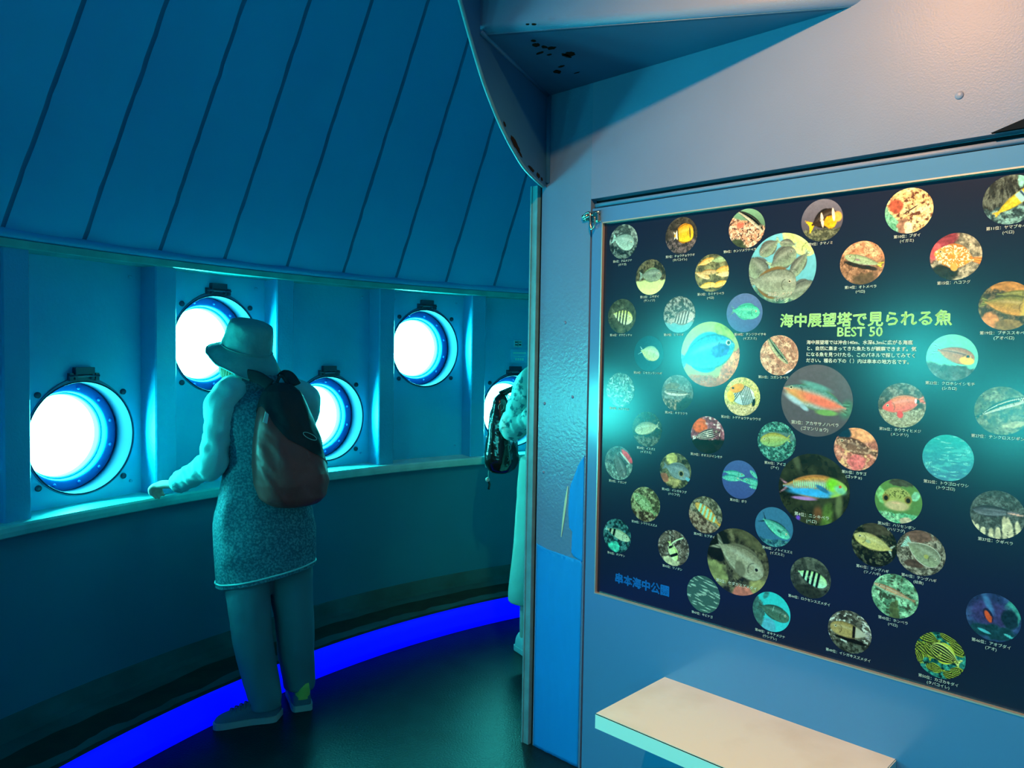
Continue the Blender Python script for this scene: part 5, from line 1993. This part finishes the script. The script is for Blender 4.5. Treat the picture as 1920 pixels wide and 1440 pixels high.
# blouse body and its wide sleeves
mb = MB()
ell_loft(mb, [(Z(.84), .175, .13), (Z(.92), .175, .13), (Z(1.06), .158, .115), (Z(1.24), .17, .118), (Z(1.35), .15, .095), (Z(1.40), .075, .06), (Z(1.425), .058, .052)], r2, f2, 44, 6,
         disp=lambda p, t: .006 * noise.noise(V((cos(t) * 2, sin(t) * 2, p.z * 12))), cap=False)
mb.build('blouse', M['blouse'], person2)
for s in (1, -1):
    sh = Z(1.335) + r2 * (.165 * s)
    el = sh + V((0, 0, -.245)) - f2 * .10 + r2 * (.035 * s)
    wr = el + f2 * .20 + V((0, 0, .09)) - r2 * (.05 * s)
    sleeve('sleeve', sh, el, el.lerp(wr, .75), M['blouse'], .064, .060, .052, 12 + s, Z(1.39))
# wide cream trousers
mb = MB()
for s in (1, -1):
    hp_ = Z(.90) + r2 * (.082 * s + .025)
    kn = Z(.47) + r2 * ((STANCE[s] * .8 + .02) * s)
    an = Z(.255) + r2 * (STANCE[s] * s)
    smooth_tube(mb, [hp_ + V((0, 0, .05)), hp_, hp_.lerp(kn, .5), kn, an + V((0, 0, .05)), an], [(.085, .10), (.092, .105), (.090, .10), (.090, .098), (.094, .10), (.095, .10)], 28, 7, ref=r2,
                disp=lambda p, L, a: .007 * noise.noise(V((cos(a) * 2.2, sin(a) * 2.2, p.z * 3))) + .003 * noise.noise(V((cos(a) * 2, sin(a) * 2, p.z * 22))))
ell_loft(mb, [(Z(.82), .14, .10), (Z(.92), .165, .12), (Z(1.02), .14, .10)], r2, f2, 30, 4)
fuse(mb, 'trousers', M['cream'], person2, .008, 2)
for s in (1, -1):
    heel = Z(0) + r2 * (STANCE[s] * s) - f2 * .07
    sneaker(person2, heel, f2 + r2 * (.12 * s), r2 * s, .240, (M['white'], M['white']))

# shiny black shoulder bag with pale line drawings, hanging at the back
bc = V((-.045, 3.87, .845))
bag2 = empty('shoulder_bag', bc, label='glossy black bag with pale line drawings hanging on the person behind the post', cat='bag')
bo, bs = (-f2 * .75 + r2 * .66).normalized(), (r2 * .75 + f2 * .66).normalized()
mb = MB()
rows = []
for i in range(30):
    t = i / 29
    a = np.interp(t, [0, .04, .15, .4, .7, .93, 1], [.05, .11, .135, .130, .115, .095, .02])
    b = np.interp(t, [0, .04, .15, .4, .7, .93, 1], [.03, .055, .075, .07, .055, .035, .008])
    row = []
    for j in range(40):
        th = 2 * PI * j / 40
        ct, st = cos(th), sin(th)
        w_ = .008 * noise.noise(V((ct * 2, st * 2, t * 4))) + .005 * noise.noise(V((ct * 5, st * 5, t * 9)))
        row.append(bc + bs * (math.copysign(abs(ct) ** .75, ct) * a) + bo * (math.copysign(abs(st) ** .75, st) * (b + w_)) + V((0, 0, t * .41)))
    rows.append(row)
mb.rings(rows, 0, True)
rd = random.Random(12)
for i in range(46):
    r_ = rows[rd.randint(3, 24)]
    j = rd.randint(0, 39)
    p = r_[j]
    nrm = (p - (bc + V((0, 0, p.z - bc.z)))).normalized()
    tx = nrm.cross(zz).normalized()
    ty = tx.cross(nrm)
    a0, rr, n_ = rd.uniform(0, 6), rd.uniform(.006, .018), rd.randint(5, 10)
    kind = rd.random()
    if kind < .55:
        pts = [p + nrm * .003 + tx * (rr * cos(a0 + .6 * q)) + ty * (rr * 1.3 * sin(a0 + .6 * q)) for q in range(n_)]
        mb.tube(pts, .0011, 5, 1)
    else:
        mb.ball(p + nrm * .001, (.004, .004, .004), 1, 8, 6)
mb.build('bag_body', [M['glossbag'], M['doodle']], bag2)
mb = MB()
st_ = catmull([bc + V((0, 0, .40)) + bs * .06, Z(1.30) - f2 * .13 + r2 * .13, Z(1.42) + r2 * .10, Z(1.32) + f2 * .12 + r2 * .12], 6)
mb.rings(tube_rows(st_, [(.004, .016)] * len(st_), 8, ref=f2), 0, True)
mb.build('shoulder_strap', M['glossbag'], bag2)
mb = MB()
cp = bc + r2 * .06 - f2 * .03
mb.tube([cp + V((0, 0, .01)), cp + V((0, 0, -.03))], .0018, 6)
mb.ball(cp + V((-.004, 0, -.035)), (.012, .012, .012), 0)
mb.tube(catmull([cp + V((0, 0, -.04)), cp + V((.006, 0, -.06)), cp + V((.002, 0, -.085))], 4), .006, 8, 1)
mb.build('charm', [M['doodle'], M['glossbag']], bag2)

# small sticker and plate on the wall above the farthest porthole
def wall_plate(px, py, wid, hei, name, label, cat, m, marks):
    a0 = rad(bay_angle(4))
    r = _R * ((px - 960) / FPX) - _U * ((py - 720) / FPX) + _F
    k = ((c4 - EYE).dot(o4)) / r.dot(o4)
    q = EYE + r * (k * .9985)
    mb = MB()
    w2, h2 = wid / 2, hei / 2
    mb.bbox(lambda x, d, z: q + t4 * x + o4 * d + zz * z, -w2, w2, -.001, .006, -h2, h2)
    e = empty(name, q, label=label, cat=cat)
    mb.build('plate', m, e)
    mb = MB()
    for (x, z, a, b) in marks:
        mb.bbox(lambda X_, d, Z_: q + t4 * X_ + o4 * d + zz * Z_, x - a, x + a, -.0018, -.0005, z - b, z + b)
    mb.build('print', M['signlight'] if m is not M['sticker'] else M['dark'], e)


wall_plate(971.5, 644.5, .052, .042, 'wall_sticker', 'tiny pale square sticker on the wall above the blue plate by the post', 'sticker', M['sticker'],
           [(-.014, .009, .009, .003), (.013, .010, .009, .002), (-.013, -.007, .008, .003), (.013, -.006, .008, .004), (-.002, .0, .0015, .016)])
wall_plate(974, 667.5, .120, .080, 'wall_sign', 'small bright blue sign plate on the wall above the farthest porthole', 'sign', M['signblue'],
           [(0, .018, .046, .006), (0, -.002, .040, .002), (-.024, -.020, .006, .008), (-.008, -.020, .006, .008), (.008, -.020, .006, .008), (.024, -.020, .006, .008)])
